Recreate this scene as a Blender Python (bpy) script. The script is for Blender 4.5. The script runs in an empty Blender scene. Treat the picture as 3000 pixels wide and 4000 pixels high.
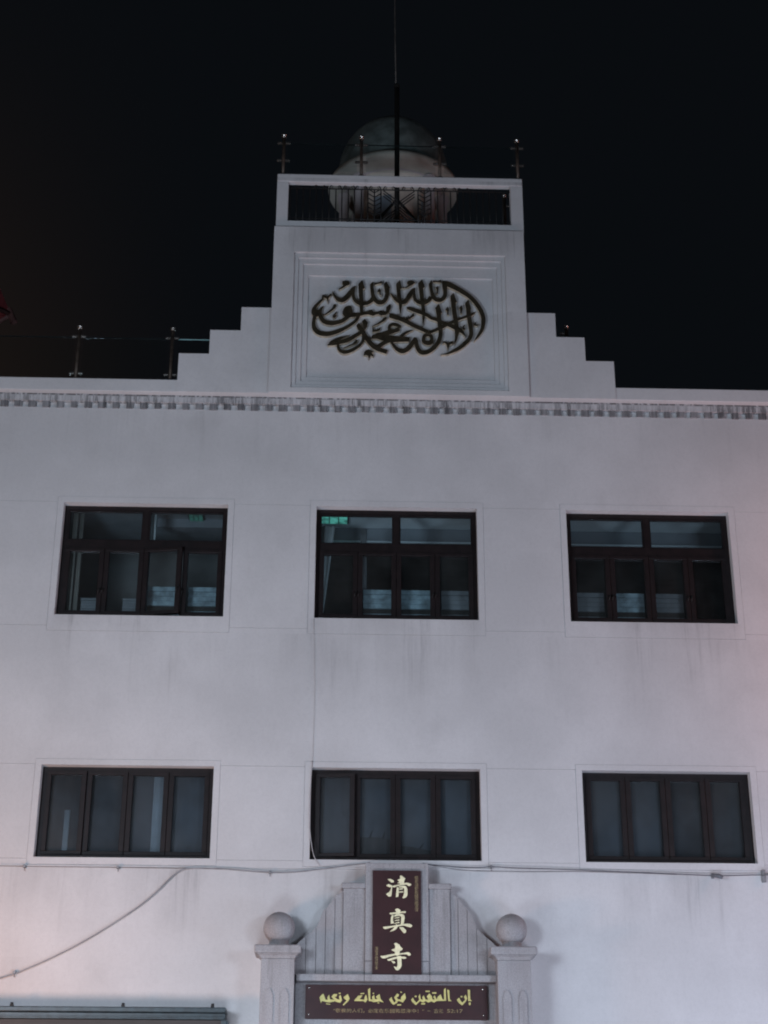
import bpy, bmesh, math, random
from mathutils import Vector, Matrix

# ------------------------------------------------------------------ camera, sky, exposure
scn = bpy.context.scene
COL = scn.collection
cam_data = bpy.data.cameras.new('camera')
cam = bpy.data.objects.new('camera', cam_data)
COL.objects.link(cam)
cam_data.sensor_fit = 'VERTICAL'
cam_data.sensor_height = 36.0
cam_data.lens = 36.0 * 6200.0 / 4000.0
cam_data.clip_start, cam_data.clip_end = 0.1, 2000.0
R_ = Vector((0.99948965, -0.03177139, 0.00331811))
U_ = Vector((-0.01560433, -0.39496078, 0.91856545))
F_ = Vector((0.02787361, 0.91814844, 0.39525498))
m = Matrix((R_, U_, -F_)).transposed().to_4x4()
m.translation = Vector((-0.7046, -18.1498, 1.6))
cam.matrix_world = m
scn.camera = cam
scn.cycles.filter_width = 2.0

world = bpy.data.worlds.new('World')
scn.world = world
world.use_nodes = True
wn, wl = world.node_tree.nodes, world.node_tree.links
bg = wn['Background']
tc = wn.new('ShaderNodeTexCoord')
sep = wn.new('ShaderNodeSeparateXYZ')
wl.new(tc.outputs['Generated'], sep.inputs[0])
# city glow: a dim warm haze low over the town, a little stronger towards the left (west)
mx = wn.new('ShaderNodeMapRange'); mx.inputs['From Min'].default_value = -0.06; mx.inputs['From Max'].default_value = -0.42
mx.interpolation_type = 'SMOOTHSTEP'
wl.new(sep.outputs['X'], mx.inputs['Value'])
mz = wn.new('ShaderNodeMapRange'); mz.inputs['From Min'].default_value = 0.70; mz.inputs['From Max'].default_value = 0.30
mz.interpolation_type = 'SMOOTHSTEP'
wl.new(sep.outputs['Z'], mz.inputs['Value'])
mul = wn.new('ShaderNodeMath'); mul.operation = 'MULTIPLY'
wl.new(mx.outputs[0], mul.inputs[0]); wl.new(mz.outputs[0], mul.inputs[1])
mixc = wn.new('ShaderNodeMix'); mixc.data_type = 'RGBA'
mixc.inputs['A'].default_value = (0.0028, 0.0036, 0.0048, 1)
mixc.inputs['B'].default_value = (0.030, 0.017, 0.010, 1)
wl.new(mul.outputs[0], mixc.inputs['Factor'])
wl.new(mixc.outputs['Result'], bg.inputs['Color'])
bg.inputs['Strength'].default_value = 1.0

vs = scn.view_settings
vs.view_transform = 'Standard'; vs.look = 'None'; vs.exposure = 0.0; vs.gamma = 1.0
vs.use_curve_mapping = False

# ------------------------------------------------------------------ street light levels (watts), used by the lamp builders below
LAMP_FAR = 1720.0        # two tall lamps across the street
LAMP_LOW = 205.0          # low lamps along the pavement in front of the building
LAMP_WARM = 520.0        # warm one at the left
NEON_RED = 76.0

# ------------------------------------------------------------------ helpers
def tag(o, label=None, cat=None, group=None, kind=None):
    if label: o['label'] = label
    if cat: o['category'] = cat
    if group: o['group'] = group
    if kind: o['kind'] = kind
    return o

def empty(name, loc=(0, 0, 0), **kw):
    o = bpy.data.objects.new(name, None)
    COL.objects.link(o)
    o.location = loc
    o.empty_display_size = 0.2
    return tag(o, **kw)

class MB:
    """Collects shapes in world coordinates and links them as one mesh object."""
    def __init__(self):
        self.v, self.f, self.s, self.mi = [], [], [], []
        self.cur = 0
    def add(self, verts, faces, smooth=False):
        b = len(self.v)
        self.v += [tuple(p) for p in verts]
        for fc in faces:
            self.f.append([b + i for i in fc]); self.s.append(smooth); self.mi.append(self.cur)
        return self
    def box(self, x0, x1, y0, y1, z0, z1, b=0.0):
        if b <= 0:
            v = [(x, y, z) for z in (z0, z1) for y in (y0, y1) for x in (x0, x1)]
            return self.add(v, [(0, 2, 3, 1), (4, 5, 7, 6), (0, 1, 5, 4), (2, 6, 7, 3), (0, 4, 6, 2), (1, 3, 7, 5)])
        bm = bmesh.new()
        bmesh.ops.create_cube(bm, size=1.0)
        for q in bm.verts:
            q.co = Vector(((x0 + x1) / 2 + q.co.x * (x1 - x0), (y0 + y1) / 2 + q.co.y * (y1 - y0), (z0 + z1) / 2 + q.co.z * (z1 - z0)))
        bmesh.ops.bevel(bm, geom=bm.edges[:], offset=b, segments=2, affect='EDGES', profile=0.5)
        return self.addbm(bm)
    def addbm(self, bm, smooth=False):
        bm.verts.index_update()
        self.add([q.co[:] for q in bm.verts], [[q.index for q in fc.verts] for fc in bm.faces], smooth)
        bm.free()
        return self
    def tube(self, pts, r, n=8, cap=True):
        pts = [Vector(p) for p in pts]
        rs = r if isinstance(r, (list, tuple)) else [r] * len(pts)
        rings = []
        for i, p in enumerate(pts):
            d = (pts[min(i + 1, len(pts) - 1)] - pts[max(i - 1, 0)]).normalized()
            a = d.cross(Vector((0, 1, 0)) if abs(d.y) < 0.9 else Vector((1, 0, 0))).normalized()
            b = d.cross(a)
            rings.append([p + (a * math.cos(2 * math.pi * k / n) + b * math.sin(2 * math.pi * k / n)) * rs[i] for k in range(n)])
        v = [q for rg in rings for q in rg]
        f = [(i * n + k, i * n + (k + 1) % n, (i + 1) * n + (k + 1) % n, (i + 1) * n + k) for i in range(len(pts) - 1) for k in range(n)]
        self.add(v, f, True)
        if cap:
            self.add(rings[0], [tuple(range(n))]); self.add(rings[-1], [tuple(range(n))])
        return self
    def lathe(self, cx, cy, prof, n=32, smooth=True):
        v, f = [], []
        for (r, z) in prof:
            v += [(cx + r * math.cos(2 * math.pi * k / n), cy + r * math.sin(2 * math.pi * k / n), z) for k in range(n)]
        for i in range(len(prof) - 1):
            f += [(i * n + k, i * n + (k + 1) % n, (i + 1) * n + (k + 1) % n, (i + 1) * n + k) for k in range(n)]
        return self.add(v, f, smooth)
    def prism(self, pts, y0, y1):
        """polygon in x,z extruded from y0 (front) to y1"""
        bm = bmesh.new()
        vs_ = [bm.verts.new((x, y0, z)) for x, z in pts]
        fc = bm.faces.new(vs_)
        bm.normal_update()
        bmesh.ops.triangulate(bm, faces=[fc], ngon_method='EAR_CLIP')
        self.addbm(bm)
        n = len(pts)
        k = self.cur
        self.cur = self.side if hasattr(self, 'side') else k
        self.add([(x, y0, z) for x, z in pts] + [(x, y1, z) for x, z in pts], [(i, (i + 1) % n, n + (i + 1) % n, n + i) for i in range(n)])
        self.cur = k
        return self
    def build(self, name, mats, parent=None, **kw):
        me = bpy.data.meshes.new(name)
        me.from_pydata(self.v, [], self.f)
        for mt in (mats if isinstance(mats, (list, tuple)) else [mats]):
            me.materials.append(mt)
        me.polygons.foreach_set('use_smooth', self.s)
        me.polygons.foreach_set('material_index', self.mi)
        bm = bmesh.new(); bm.from_mesh(me)
        bmesh.ops.remove_doubles(bm, verts=bm.verts[:], dist=1e-5)
        bmesh.ops.recalc_face_normals(bm, faces=bm.faces[:])
        bm.to_mesh(me); bm.free()
        o = bpy.data.objects.new(name, me)
        COL.objects.link(o)
        return place(o, parent, **kw)

def place(o, parent=None, **kw):
    if parent is not None:
        o.parent = parent
        q, off = parent, Vector((0, 0, 0))
        while q is not None:
            off += q.location; q = q.parent
        o.location = o.location - off
    return tag(o, **kw)

def catmull(pts, n=6):
    out = []
    P = [Vector(p) for p in pts]
    P = [P[0] * 2 - P[1]] + P + [P[-1] * 2 - P[-2]]
    for i in range(1, len(P) - 2):
        for k in range(n):
            t = k / n
            out.append(0.5 * (2 * P[i] + (P[i + 1] - P[i - 1]) * t + (2 * P[i - 1] - 5 * P[i] + 4 * P[i + 1] - P[i + 2]) * t * t
                              + (3 * P[i] - P[i - 1] - 3 * P[i + 1] + P[i + 2]) * t ** 3))
    out.append(P[-2])
    return out

def brush(mb, pts, y0, y1, n=5):
    """a brush stroke: centre line x,z,width made into a raised ribbon"""
    c = catmull(pts, n)
    L, Rr = [], []
    for i, p in enumerate(c):
        d = (c[min(i + 1, len(c) - 1)] - c[max(i - 1, 0)])
        d = Vector((d.x, d.y)).normalized()
        nn = Vector((-d.y, d.x)) * max(p.z, 0.002) / 2
        L.append((p.x + nn.x, p.y + nn.y)); Rr.append((p.x - nn.x, p.y - nn.y))
    k = len(c)
    front = [(x, y0, z) for x, z in L] + [(x, y0, z) for x, z in Rr]
    mb.add(front, [(i, i + 1, k + i + 1, k + i) for i in range(k - 1)])
    rim = L + Rr[::-1]
    q = len(rim)
    kk = mb.cur
    mb.cur = getattr(mb, 'side', kk)
    mb.add([(x, y0, z) for x, z in rim] + [(x, y1, z) for x, z in rim], [(i, (i + 1) % q, q + (i + 1) % q, q + i) for i in range(q)])
    mb.cur = kk

# ------------------------------------------------------------------ materials
class NT:
    def __init__(self, name):
        self.m = bpy.data.materials.new(name)
        self.m.use_nodes = True
        self.n, self.l = self.m.node_tree.nodes, self.m.node_tree.links
        self.b = self.n['Principled BSDF']
        self._p = None
    def pos(self):
        if self._p is None:
            self._p = self.n.new('ShaderNodeNewGeometry')
        return self._p.outputs['Position']
    def noise(self, scale, sc=(1, 1, 1), detail=4, rough=0.55):
        mp = self.n.new('ShaderNodeMapping'); mp.inputs['Scale'].default_value = sc
        self.l.new(self.pos(), mp.inputs['Vector'])
        t = self.n.new('ShaderNodeTexNoise')
        t.inputs['Scale'].default_value = scale; t.inputs['Detail'].default_value = detail; t.inputs['Roughness'].default_value = rough
        self.l.new(mp.outputs[0], t.inputs['Vector'])
        return t.outputs['Fac']
    def rng(self, v, a, b, c=0.0, d=1.0, smooth=True):
        r = self.n.new('ShaderNodeMapRange')
        if smooth: r.interpolation_type = 'SMOOTHSTEP'
        self.l.new(v, r.inputs['Value'])
        for k, x in zip(('From Min', 'From Max', 'To Min', 'To Max'), (a, b, c, d)):
            r.inputs[k].default_value = x
        return r.outputs[0]
    def math(self, op, a, b=None):
        t = self.n.new('ShaderNodeMath'); t.operation = op
        for i, x in enumerate((a, b)):
            if x is None: continue
            if isinstance(x, (int, float)): t.inputs[i].default_value = x
            else: self.l.new(x, t.inputs[i])
        return t.outputs[0]
    def mix(self, f, a, b):
        t = self.n.new('ShaderNodeMix'); t.data_type = 'RGBA'
        for k, x in (('Factor', f), ('A', a), ('B', b)):
            if isinstance(x, (int, float)): t.inputs[k].default_value = x
            elif isinstance(x, tuple): t.inputs[k].default_value = x + (1,) if len(x) == 3 else x
            else: self.l.new(x, t.inputs[k])
        return t.outputs['Result']
    def xyz(self):
        s = self.n.new('ShaderNodeSeparateXYZ'); self.l.new(self.pos(), s.inputs[0]); return s.outputs
    def color(self, c):
        if isinstance(c, tuple): self.b.inputs['Base Color'].default_value = c + (1,)
        else: self.l.new(c, self.b.inputs['Base Color'])
    def bump(self, h, strength=0.3, dist=0.01):
        t = self.n.new('ShaderNodeBump'); t.inputs['Strength'].default_value = strength; t.inputs['Distance'].default_value = dist
        self.l.new(h, t.inputs['Height']); self.l.new(t.outputs[0], self.b.inputs['Normal'])
    def set(self, rough=0.6, metal=0.0, spec=0.5):
        self.b.inputs['Roughness'].default_value = rough
        self.b.inputs['Metallic'].default_value = metal
        self.b.inputs['Specular IOR Level'].default_value = spec
        return self.m

def simple(name, c, rough=0.6, metal=0.0, var=0.25, scale=9.0, bump=0.0, spec=0.5):
    t = NT(name)
    n = t.noise(scale, detail=6)
    lo, hi = tuple(x * (1 - var) for x in c), tuple(min(1, x * (1 + var)) for x in c)
    t.color(t.mix(t.rng(n, 0.3, 0.7), lo, hi))
    if bump: t.bump(t.noise(scale * 8, detail=3), bump, 0.004)
    return t.set(rough, metal, spec)

def plaster(name, base):
    """painted render: mottled, with grime runs that start at the sills and the cornice"""
    t = NT(name)
    big = t.noise(0.55, detail=5, rough=0.6)
    mid = t.noise(3.2, (1, 1, 0.6), detail=6, rough=0.65)
    fine = t.noise(60.0, detail=2)
    c = t.mix(t.rng(big, 0.35, 0.7), tuple(x * 0.90 for x in base), tuple(x * 1.06 for x in base))
    c = t.mix(t.math('MULTIPLY', t.rng(mid, 0.52, 0.78), 0.12), c, (0.30, 0.29, 0.29))
    X, Y, Z = t.xyz()
    streak = t.rng(t.noise(7.0, (1.0, 1.0, 0.05), detail=6, rough=0.75), 0.50, 0.76)
    patch = t.rng(t.noise(1.3, (1.0, 1.0, 0.35), detail=3), 0.42, 0.66)
    run = None
    win = None                                   # grime gathers under the windows
    for cx_ in (-3.107, 0.005, 3.145):
        wq = t.rng(t.math('ABSOLUTE', t.math('SUBTRACT', X, cx_)), 1.10, 0.95)
        win = wq if win is None else t.math('MAXIMUM', win, wq)
    # z of the ledge the run starts from, length of the run, strength
    for z0, ln, st in ((7.80, 1.25, 0.50), (4.99, 1.1, 0.62), (10.78, 1.0, 0.28), (13.45, 0.75, 0.95), (14.25, 0.12, 0.9), (8.0, 0.40, 0.60), (4.0, 0.8, 0.12), (12.2, 0.5, 0.25)):
        a = t.math('MULTIPLY', t.rng(Z, z0 - ln, z0 - ln * 0.05), t.math('LESS_THAN', Z, z0 + 0.001))
        a = t.math('MULTIPLY', a, st)
        if z0 == 8.0: a = t.math('MULTIPLY', a, win)
        if z0 in (7.80, 4.99): a = t.math('MULTIPLY', a, t.math('ADD', t.math('MULTIPLY', win, 0.6), 0.4))
        run = a if run is None else t.math('MAXIMUM', run, a)
    g = t.math('MULTIPLY', t.math('MULTIPLY', run, streak), t.math('ADD', t.math('MULTIPLY', patch, 0.8), 0.2))
    c = t.mix(g, c, (0.10, 0.095, 0.10))
    wash = t.math('MULTIPLY', t.math('MULTIPLY', run, patch), 0.35)
    c = t.mix(wash, c, (0.26, 0.25, 0.25))
    grain = t.noise(22.0, (1, 1, 1), detail=5, rough=0.75)
    c = t.mix(t.rng(grain, 0.40, 0.75, 0.0, 0.11), c, (0.22, 0.22, 0.23))
    c = t.mix(t.rng(fine, 0.3, 0.7, 0.0, 0.06), c, (0.2, 0.2, 0.2))
    t.color(c)
    t.bump(t.math('ADD', t.math('MULTIPLY', mid, 1.0), t.math('MULTIPLY', fine, 0.25)), 0.18, 0.012)
    return t.set(0.75, 0.0, 0.25)

def grimy(name, base, lo=0.45, hi=0.60, floor=0.35, depth=0.62):
    """the cornice band and its dentils, black with runs of soot and algae"""
    t = NT(name)
    X, Y, Z = t.xyz()
    s1 = t.noise(17.0, (1.0, 0.3, 0.07), detail=7, rough=0.85)
    s2 = t.noise(2.0, (1.0, 0.3, 0.2), detail=3)
    lump = t.noise(26.0, (1, 1, 1), detail=4)
    a = t.rng(s1, lo, hi)
    a = t.math('MULTIPLY', a, t.rng(s2, 0.25, 0.62, floor, 1.0))
    lip = t.math('MULTIPLY', t.rng(Z, 10.925, 10.962), t.rng(lump, 0.32, 0.55))  # lumpy darker strip towards the top edge of the band
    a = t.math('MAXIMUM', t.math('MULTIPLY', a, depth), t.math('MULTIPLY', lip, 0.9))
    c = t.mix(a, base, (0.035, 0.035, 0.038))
    t.color(c)
    t.bump(lump, 0.2, 0.006)
    return t.set(0.85, 0.0, 0.2)

def glass(name, tint, refl=1.0, rough=0.02, dust=0.0):
    t = NT(name)
    n, l = t.n, t.l
    out = n['Material Output']
    tr = n.new('ShaderNodeBsdfTransparent'); tr.inputs[0].default_value = tint + (1,)
    gl = n.new('ShaderNodeBsdfGlossy'); gl.inputs['Roughness'].default_value = rough
    gl.inputs['Color'].default_value = (0.9, 0.95, 1.0, 1)
    fr = n.new('ShaderNodeFresnel'); fr.inputs['IOR'].default_value = 1.5
    mm_ = t.math('MULTIPLY', fr.outputs[0], refl)
    mx_ = n.new('ShaderNodeMixShader')
    l.new(mm_, mx_.inputs[0]); l.new(tr.outputs[0], mx_.inputs[1]); l.new(gl.outputs[0], mx_.inputs[2])
    last = mx_
    if dust:                                   # a film of street dust on the pane, patchy and run down by rain
        df = n.new('ShaderNodeBsdfDiffuse'); df.inputs['Color'].default_value = (0.5, 0.49, 0.47, 1)
        a = t.rng(t.noise(1.1, (1, 1, 0.8), detail=3, rough=0.5), 0.30, 0.70, dust * 0.5, dust * 1.8)
        b = t.rng(t.noise(20.0, (1, 1, 0.10), detail=4), 0.35, 0.80, 0.92, 1.10)
        m2 = n.new('ShaderNodeMixShader')
        l.new(t.math('MULTIPLY', a, b), m2.inputs[0]); l.new(mx_.outputs[0], m2.inputs[1]); l.new(df.outputs[0], m2.inputs[2])
        last = m2
    l.new(last.outputs[0], out.inputs['Surface'])
    return t.m

def emitter(name, c, s, uneven=0.0):
    t = NT(name)
    t.b.inputs['Base Color'].default_value = (0.05, 0.05, 0.05, 1)
    t.b.inputs['Emission Color'].default_value = c + (1,)
    t.b.inputs['Emission Strength'].default_value = s
    if uneven:
        n = t.noise(9.0, detail=4, rough=0.7)
        t.l.new(t.rng(n, 0.35, 0.62, s * (1 - uneven), s * (1 + uneven)), t.b.inputs['Emission Strength'])
    return t.m

def granite(name, base):
    t = NT(name)
    sp = t.noise(75.0, detail=4, rough=0.8)
    bl = t.noise(4.0, (1, 1, 0.4), detail=5)
    run = t.noise(16.0, (1, 1, 0.06), detail=5, rough=0.7)
    c = t.mix(t.rng(sp, 0.38, 0.62), tuple(x * 0.82 for x in base), tuple(x * 1.14 for x in base))
    c = t.mix(t.rng(bl, 0.42, 0.75, 0, 0.45), c, (0.20, 0.18, 0.18))
    c = t.mix(t.rng(run, 0.50, 0.72, 0, 0.42), c, (0.13, 0.12, 0.12))
    t.color(c)
    t.bump(sp, 0.15, 0.003)
    return t.set(0.6, 0.0, 0.35)

M = dict(
    plaster=plaster('painted_plaster', (0.60, 0.595, 0.60)),
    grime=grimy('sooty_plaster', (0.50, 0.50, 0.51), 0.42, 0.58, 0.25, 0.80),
    soot=grimy('sooty_dentil', (0.30, 0.30, 0.31), 0.36, 0.58, 0.45, 0.78),
    stone=granite('pale_granite', (0.325, 0.318, 0.328)),
    frame=simple('brown_aluminium', (0.0088, 0.0052, 0.0056), 0.55, 0.0, 0.35, 14, spec=0.3),
    steel=simple('stainless_steel', (0.42, 0.40, 0.37), 0.25, 0.9, 0.25, 8),
    darksteel=simple('dull_steel_tube', (0.10, 0.075, 0.06), 0.5, 0.55, 0.35, 12),
    iron=simple('black_wrought_iron', (0.006, 0.006, 0.006), 0.6, 0.0, 0.3, 20),
    letter=simple('dark_bronze_face', (0.034, 0.028, 0.017), 0.45, 0.15, 0.35, 12),
    letter_side=simple('pale_bronze_return', (0.44, 0.40, 0.31), 0.55, 0.2, 0.3, 18),
    maroon=simple('maroon_lacquer', (0.034, 0.010, 0.011), 0.40, 0.0, 0.15, 6),
    gold=simple('pale_gold_paint', (0.80, 0.76, 0.50), 0.5, 0.0, 0.12, 25),
    gold_yellow=simple('yellow_gold_paint', (0.58, 0.53, 0.20), 0.5, 0.0, 0.15, 25),
    gold_dull=simple('worn_gold_paint', (0.26, 0.20, 0.105), 0.6, 0.0, 0.45, 70),
    dome=simple('green_dome_tile', (0.19, 0.225, 0.215), 0.5, 0.0, 0.35, 5, 0.15),
    cream=simple('cream_paint', (0.70, 0.67, 0.59), 0.7, 0.0, 0.14, 3, 0.1),
    column=simple('pale_column_paint', (0.62, 0.57, 0.58), 0.65, 0.0, 0.08, 4),
    drum=simple('tan_drum_paint', (0.70, 0.62, 0.54), 0.7, 0.0, 0.3, 3),
    bluepane=simple('dusty_blue_panel', (0.30, 0.36, 0.42), 0.4, 0.0, 0.2, 3),
    clear=glass('clear_glass', (0.88, 0.93, 0.94), 0.8, 0.02, 0.014),
    tinted=glass('tinted_glass', (0.76, 0.80, 0.83), 1.0, 0.06, 0.030),
    balglass=glass('balustrade_glass', (0.93, 0.96, 0.96), 0.35),
    glassedge_lit=simple('lit_glass_edge', (0.38, 0.62, 0.62), 0.2, 0.0, 0.1, 4),  # edge catching light: its brightness is painted into the colour
    glassedge_unlit=simple('unlit_glass_edge', (0.010, 0.015, 0.016), 0.3, 0.0, 0.3, 4),  # same glass edge where no light catches, painted near black
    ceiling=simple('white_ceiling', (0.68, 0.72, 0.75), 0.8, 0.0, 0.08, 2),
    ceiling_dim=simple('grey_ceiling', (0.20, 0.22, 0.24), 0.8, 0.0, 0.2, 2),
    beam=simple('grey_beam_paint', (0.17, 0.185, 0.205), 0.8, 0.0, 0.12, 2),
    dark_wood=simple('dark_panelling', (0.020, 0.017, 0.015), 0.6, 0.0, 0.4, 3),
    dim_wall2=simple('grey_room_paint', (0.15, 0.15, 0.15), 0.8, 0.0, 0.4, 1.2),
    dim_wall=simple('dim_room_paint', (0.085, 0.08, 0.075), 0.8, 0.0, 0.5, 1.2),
    blind=simple('pale_blind_slat', (0.28, 0.36, 0.40), 0.6, 0.0, 0.35, 9),
    blind_dim=simple('dusty_blind_slat', (0.19, 0.20, 0.215), 0.6, 0.0, 0.2, 5),
    curtain=simple('blue_grey_curtain', (0.165, 0.172, 0.182), 0.9, 0.0, 0.20, 2.2),
    curtain_dim=simple('grey_curtain', (0.115, 0.115, 0.118), 0.9, 0.0, 0.3, 2.2),
    curtain_white=simple('white_curtain', (0.46, 0.50, 0.51), 0.9, 0.0, 0.08, 5),
    curtain_beige=simple('beige_curtain', (0.16, 0.15, 0.135), 0.9, 0.0, 0.15, 5),
    teal=emitter('teal_lamp_glow', (0.16, 0.72, 0.62), 0.30, 0.6),
    teal_dim=emitter('dim_teal_lamp_glow', (0.10, 0.50, 0.42), 0.10, 0.5),
    cable=simple('grey_cable', (0.25, 0.255, 0.27), 0.6, 0.0, 0.2, 9),
    cable_dark=simple('dark_cable', (0.13, 0.135, 0.15), 0.6, 0.0, 0.2, 9),
    pale_cable=simple('pale_cable', (0.42, 0.42, 0.43), 0.6, 0.0, 0.2, 9),
    bracket=simple('grey_bracket', (0.22, 0.22, 0.23), 0.5, 0.3, 0.2, 20),
    trim=simple('brushed_aluminium', (0.020, 0.036, 0.044), 0.42, 0.0, 0.4, 14),
    signface=simple('brown_sign_face', (0.028, 0.024, 0.023), 0.6, 0.0, 0.2, 3),
    roofred=simple('red_roof_tile', (0.42, 0.085, 0.09), 0.6, 0.0, 0.3, 8),
    roofedge=simple('pink_eave_trim', (0.28, 0.14, 0.13), 0.6, 0.0, 0.2, 8),
    ochre=simple('ochre_wall_paint', (0.22, 0.11, 0.06), 0.8, 0.0, 0.2, 3),
    asphalt=simple('asphalt', (0.05, 0.05, 0.052), 0.85, 0.0, 0.3, 12, 0.3),
    paving=simple('pavement_concrete', (0.20, 0.195, 0.19), 0.8, 0.0, 0.2, 6, 0.2),
    pole=simple('dark_mast_paint', (0.010, 0.009, 0.008), 0.7, 0.0, 0.3, 9),
    mast=simple('weathered_mast', (0.11, 0.10, 0.09), 0.6, 0.0, 0.3, 9),
    lamppost=simple('lamp_post_paint', (0.10, 0.11, 0.12), 0.5, 0.3, 0.2, 9),
    door=simple('brown_door_timber', (0.07, 0.035, 0.022), 0.5, 0.0, 0.3, 8),
    lens_white=emitter('lamp_lens_white', (1.0, 0.95, 0.95), 6.0),
    lens_cool=emitter('lamp_lens_cool', (0.75, 0.87, 1.0), 6.0),
    lens_warm=emitter('lamp_lens_warm', (1.0, 0.62, 0.42), 6.0),
    neon=emitter('neon_red', (1.0, 0.15, 0.18), 3.0),
)

# ------------------------------------------------------------------ ground
g = MB(); g.box(-400, 400, -3.0, 400, -0.4, 0.0); g.build('pavement', M['paving'], kind='structure')
g = MB(); g.box(-400, 400, -400, -3.0, -0.5, -0.14); g.build('street', M['asphalt'], kind='structure')

# ------------------------------------------------------------------ the building
XL, XR = -7.0, 7.0
UP = [(-4.122, -2.092), (-0.995, 1.005), (2.122, 4.165)]
LO = [(-4.108, -2.118), (-0.988, 0.979), (2.170, 4.147)]
UZ, LZ = (8.005, 9.480), (5.100, 6.166)
bld = empty('white_building', (0.0, 0.0, 0.0), label='white rendered four storey building with stepped gable, tower block and two rows of brown windows', cat='building')

# wall core
def core(name, x0, x1, z0, z1):
    b = MB(); b.box(x0, x1, 0.014, 0.34, z0, z1); return b.build(name, M['plaster'], bld)
def core_row(holes, z0, z1):
    xs = [XL] + [q for h in holes for q in h] + [XR]
    for i in range(0, len(xs), 2):
        core('wall_pier', xs[i], xs[i + 1], z0, z1)
core('wall_band', XL, XR, 0.0, LZ[0])
core_row(LO, *LZ)
core('wall_band', XL, XR, LZ[1], UZ[0])
core_row(UP, *UZ)
core('wall_band', XL, XR, UZ[1], 10.868)

# rendered skin in panels: the joints between panels are open grooves 7 mm wide
SUR_U = [(a - 0.076, b + 0.078) for a, b in UP]
SUR_L = [(a - 0.074, b + 0.076) for a, b in LO]
xs = sorted(set([XL, XR] + [q for h in UP + LO + SUR_U + SUR_L for q in h]))
zs = [0.0, 4.995, 5.018, 5.085, LZ[0], LZ[1], 6.174, 6.234, 7.804, 7.868, UZ[0], UZ[1], 9.488, 9.556, 10.796]
def inr(h, x): return h[0] < x < h[1]
def cell_id(x, z):
    for i, h in enumerate(UP):
        if inr(h, x) and UZ[0] < z < UZ[1]: return None
    for i, h in enumerate(LO):
        if inr(h, x) and LZ[0] < z < LZ[1]: return None
    for i, h in enumerate(SUR_U):
        if inr(h, x) and 7.804 < z < 9.556: return 'su%d' % i
    for i, h in enumerate(SUR_L):
        if inr(h, x) and 5.018 < z < 6.234: return 'sl%d' % i
    if z < 4.995: return 'b0'
    if z < 5.085: return 'b1'
    if z < 6.174:
        return 'b2_%d' % sum(1 for h in SUR_L if x > h[0])
    if z < 7.868: return 'b3'
    if z < 9.488: return 'b4_%d' % sum(1 for h in SUR_U if x > h[0])
    return 'b5'
cells = {}
for i in range(len(xs) - 1):
    for k in range(len(zs) - 1):
        c = cell_id((xs[i] + xs[i + 1]) / 2, (zs[k] + zs[k + 1]) / 2)
        if c: cells[(i, k)] = c
regions = {}
G = 0.0013
for (i, k), c in cells.items():
    mb = regions.setdefault(c, MB())
    def edge(di, dk):
        o = (i + di, k + dk)
        if not (0 <= o[0] < len(xs) - 1 and 0 <= o[1] < len(zs) - 1): return 0.0
        q = cells.get(o)
        return 0.0 if (q == c or q is None) else G
    y = -0.0035 if c[0] == 's' else 0.0
    mb.box(xs[i] + edge(-1, 0), xs[i + 1] - edge(1, 0), y, 0.0155, zs[k] + edge(0, -1), zs[k + 1] - edge(0, 1))
for c, mb in regions.items():
    mb.build('window_surround' if c[0] == 's' else 'wall_panel', M['plaster'], bld)

# side and back walls, roof
for nm, b in (('side_wall', (XL, XL + 0.3, 0.34, 9.0)), ('side_wall', (XR - 0.3, XR, 0.34, 9.0)), ('back_wall', (XL + 0.3, XR - 0.3, 8.7, 9.0))):
    q = MB(); q.box(b[0], b[1], b[2], b[3], 0.0, 10.86); q.build(nm, M['plaster'], bld)
q = MB(); q.box(XL, XR, 0.16, 9.0, 10.86, 11.0); q.build('roof', M['paving'], bld)

# cornice band, dentils, parapet
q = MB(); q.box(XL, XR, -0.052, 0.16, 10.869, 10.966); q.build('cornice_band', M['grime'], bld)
rnd = random.Random(4)
x = -6.93
while x < 6.95:
    d = MB(); w = 0.043 + rnd.uniform(-0.006, 0.006)
    d.box(x - w, x + w, -0.034 + rnd.uniform(0, .004), 0.0005, 10.792 + rnd.uniform(-.006, .006), 10.8705)
    d.build('dentil', M['soot'], bld)
    x += 0.1765
q = MB()
q.box(XL, -1.634, -0.15, 0.16, 10.9665, 11.14, 0.006); q.build('parapet', M['plaster'], bld)
q = MB(); q.box(1.694, XR, -0.15, 0.16, 10.9665, 11.14, 0.006); q.build('parapet', M['plaster'], bld)

# stepped wings
def wing(name, pts):
    w = MB(); w.prism(pts, -0.165, 0.18)
    n = len(pts)
    bm = bmesh.new(); bm.faces.new([bm.verts.new((a, 0.18, b)) for a, b in pts]); bm.normal_update(); bmesh.ops.triangulate(bm, faces=bm.faces[:], ngon_method='EAR_CLIP'); w.addbm(bm)
    return w.build(name, M['plaster'], bld)
wing('stepped_wing', [(-2.80, 10.967), (-1.60, 10.967), (-1.60, 12.215), (-2.022, 12.215), (-2.022, 11.868), (-2.414, 11.868), (-2.414, 11.517), (-2.80, 11.517)])
wing('stepped_wing', [(1.66, 10.967), (2.808, 10.967), (2.808, 11.512), (2.443, 11.512), (2.443, 11.858), (2.073, 11.858), (2.073, 12.212), (1.66, 12.212)])

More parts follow.
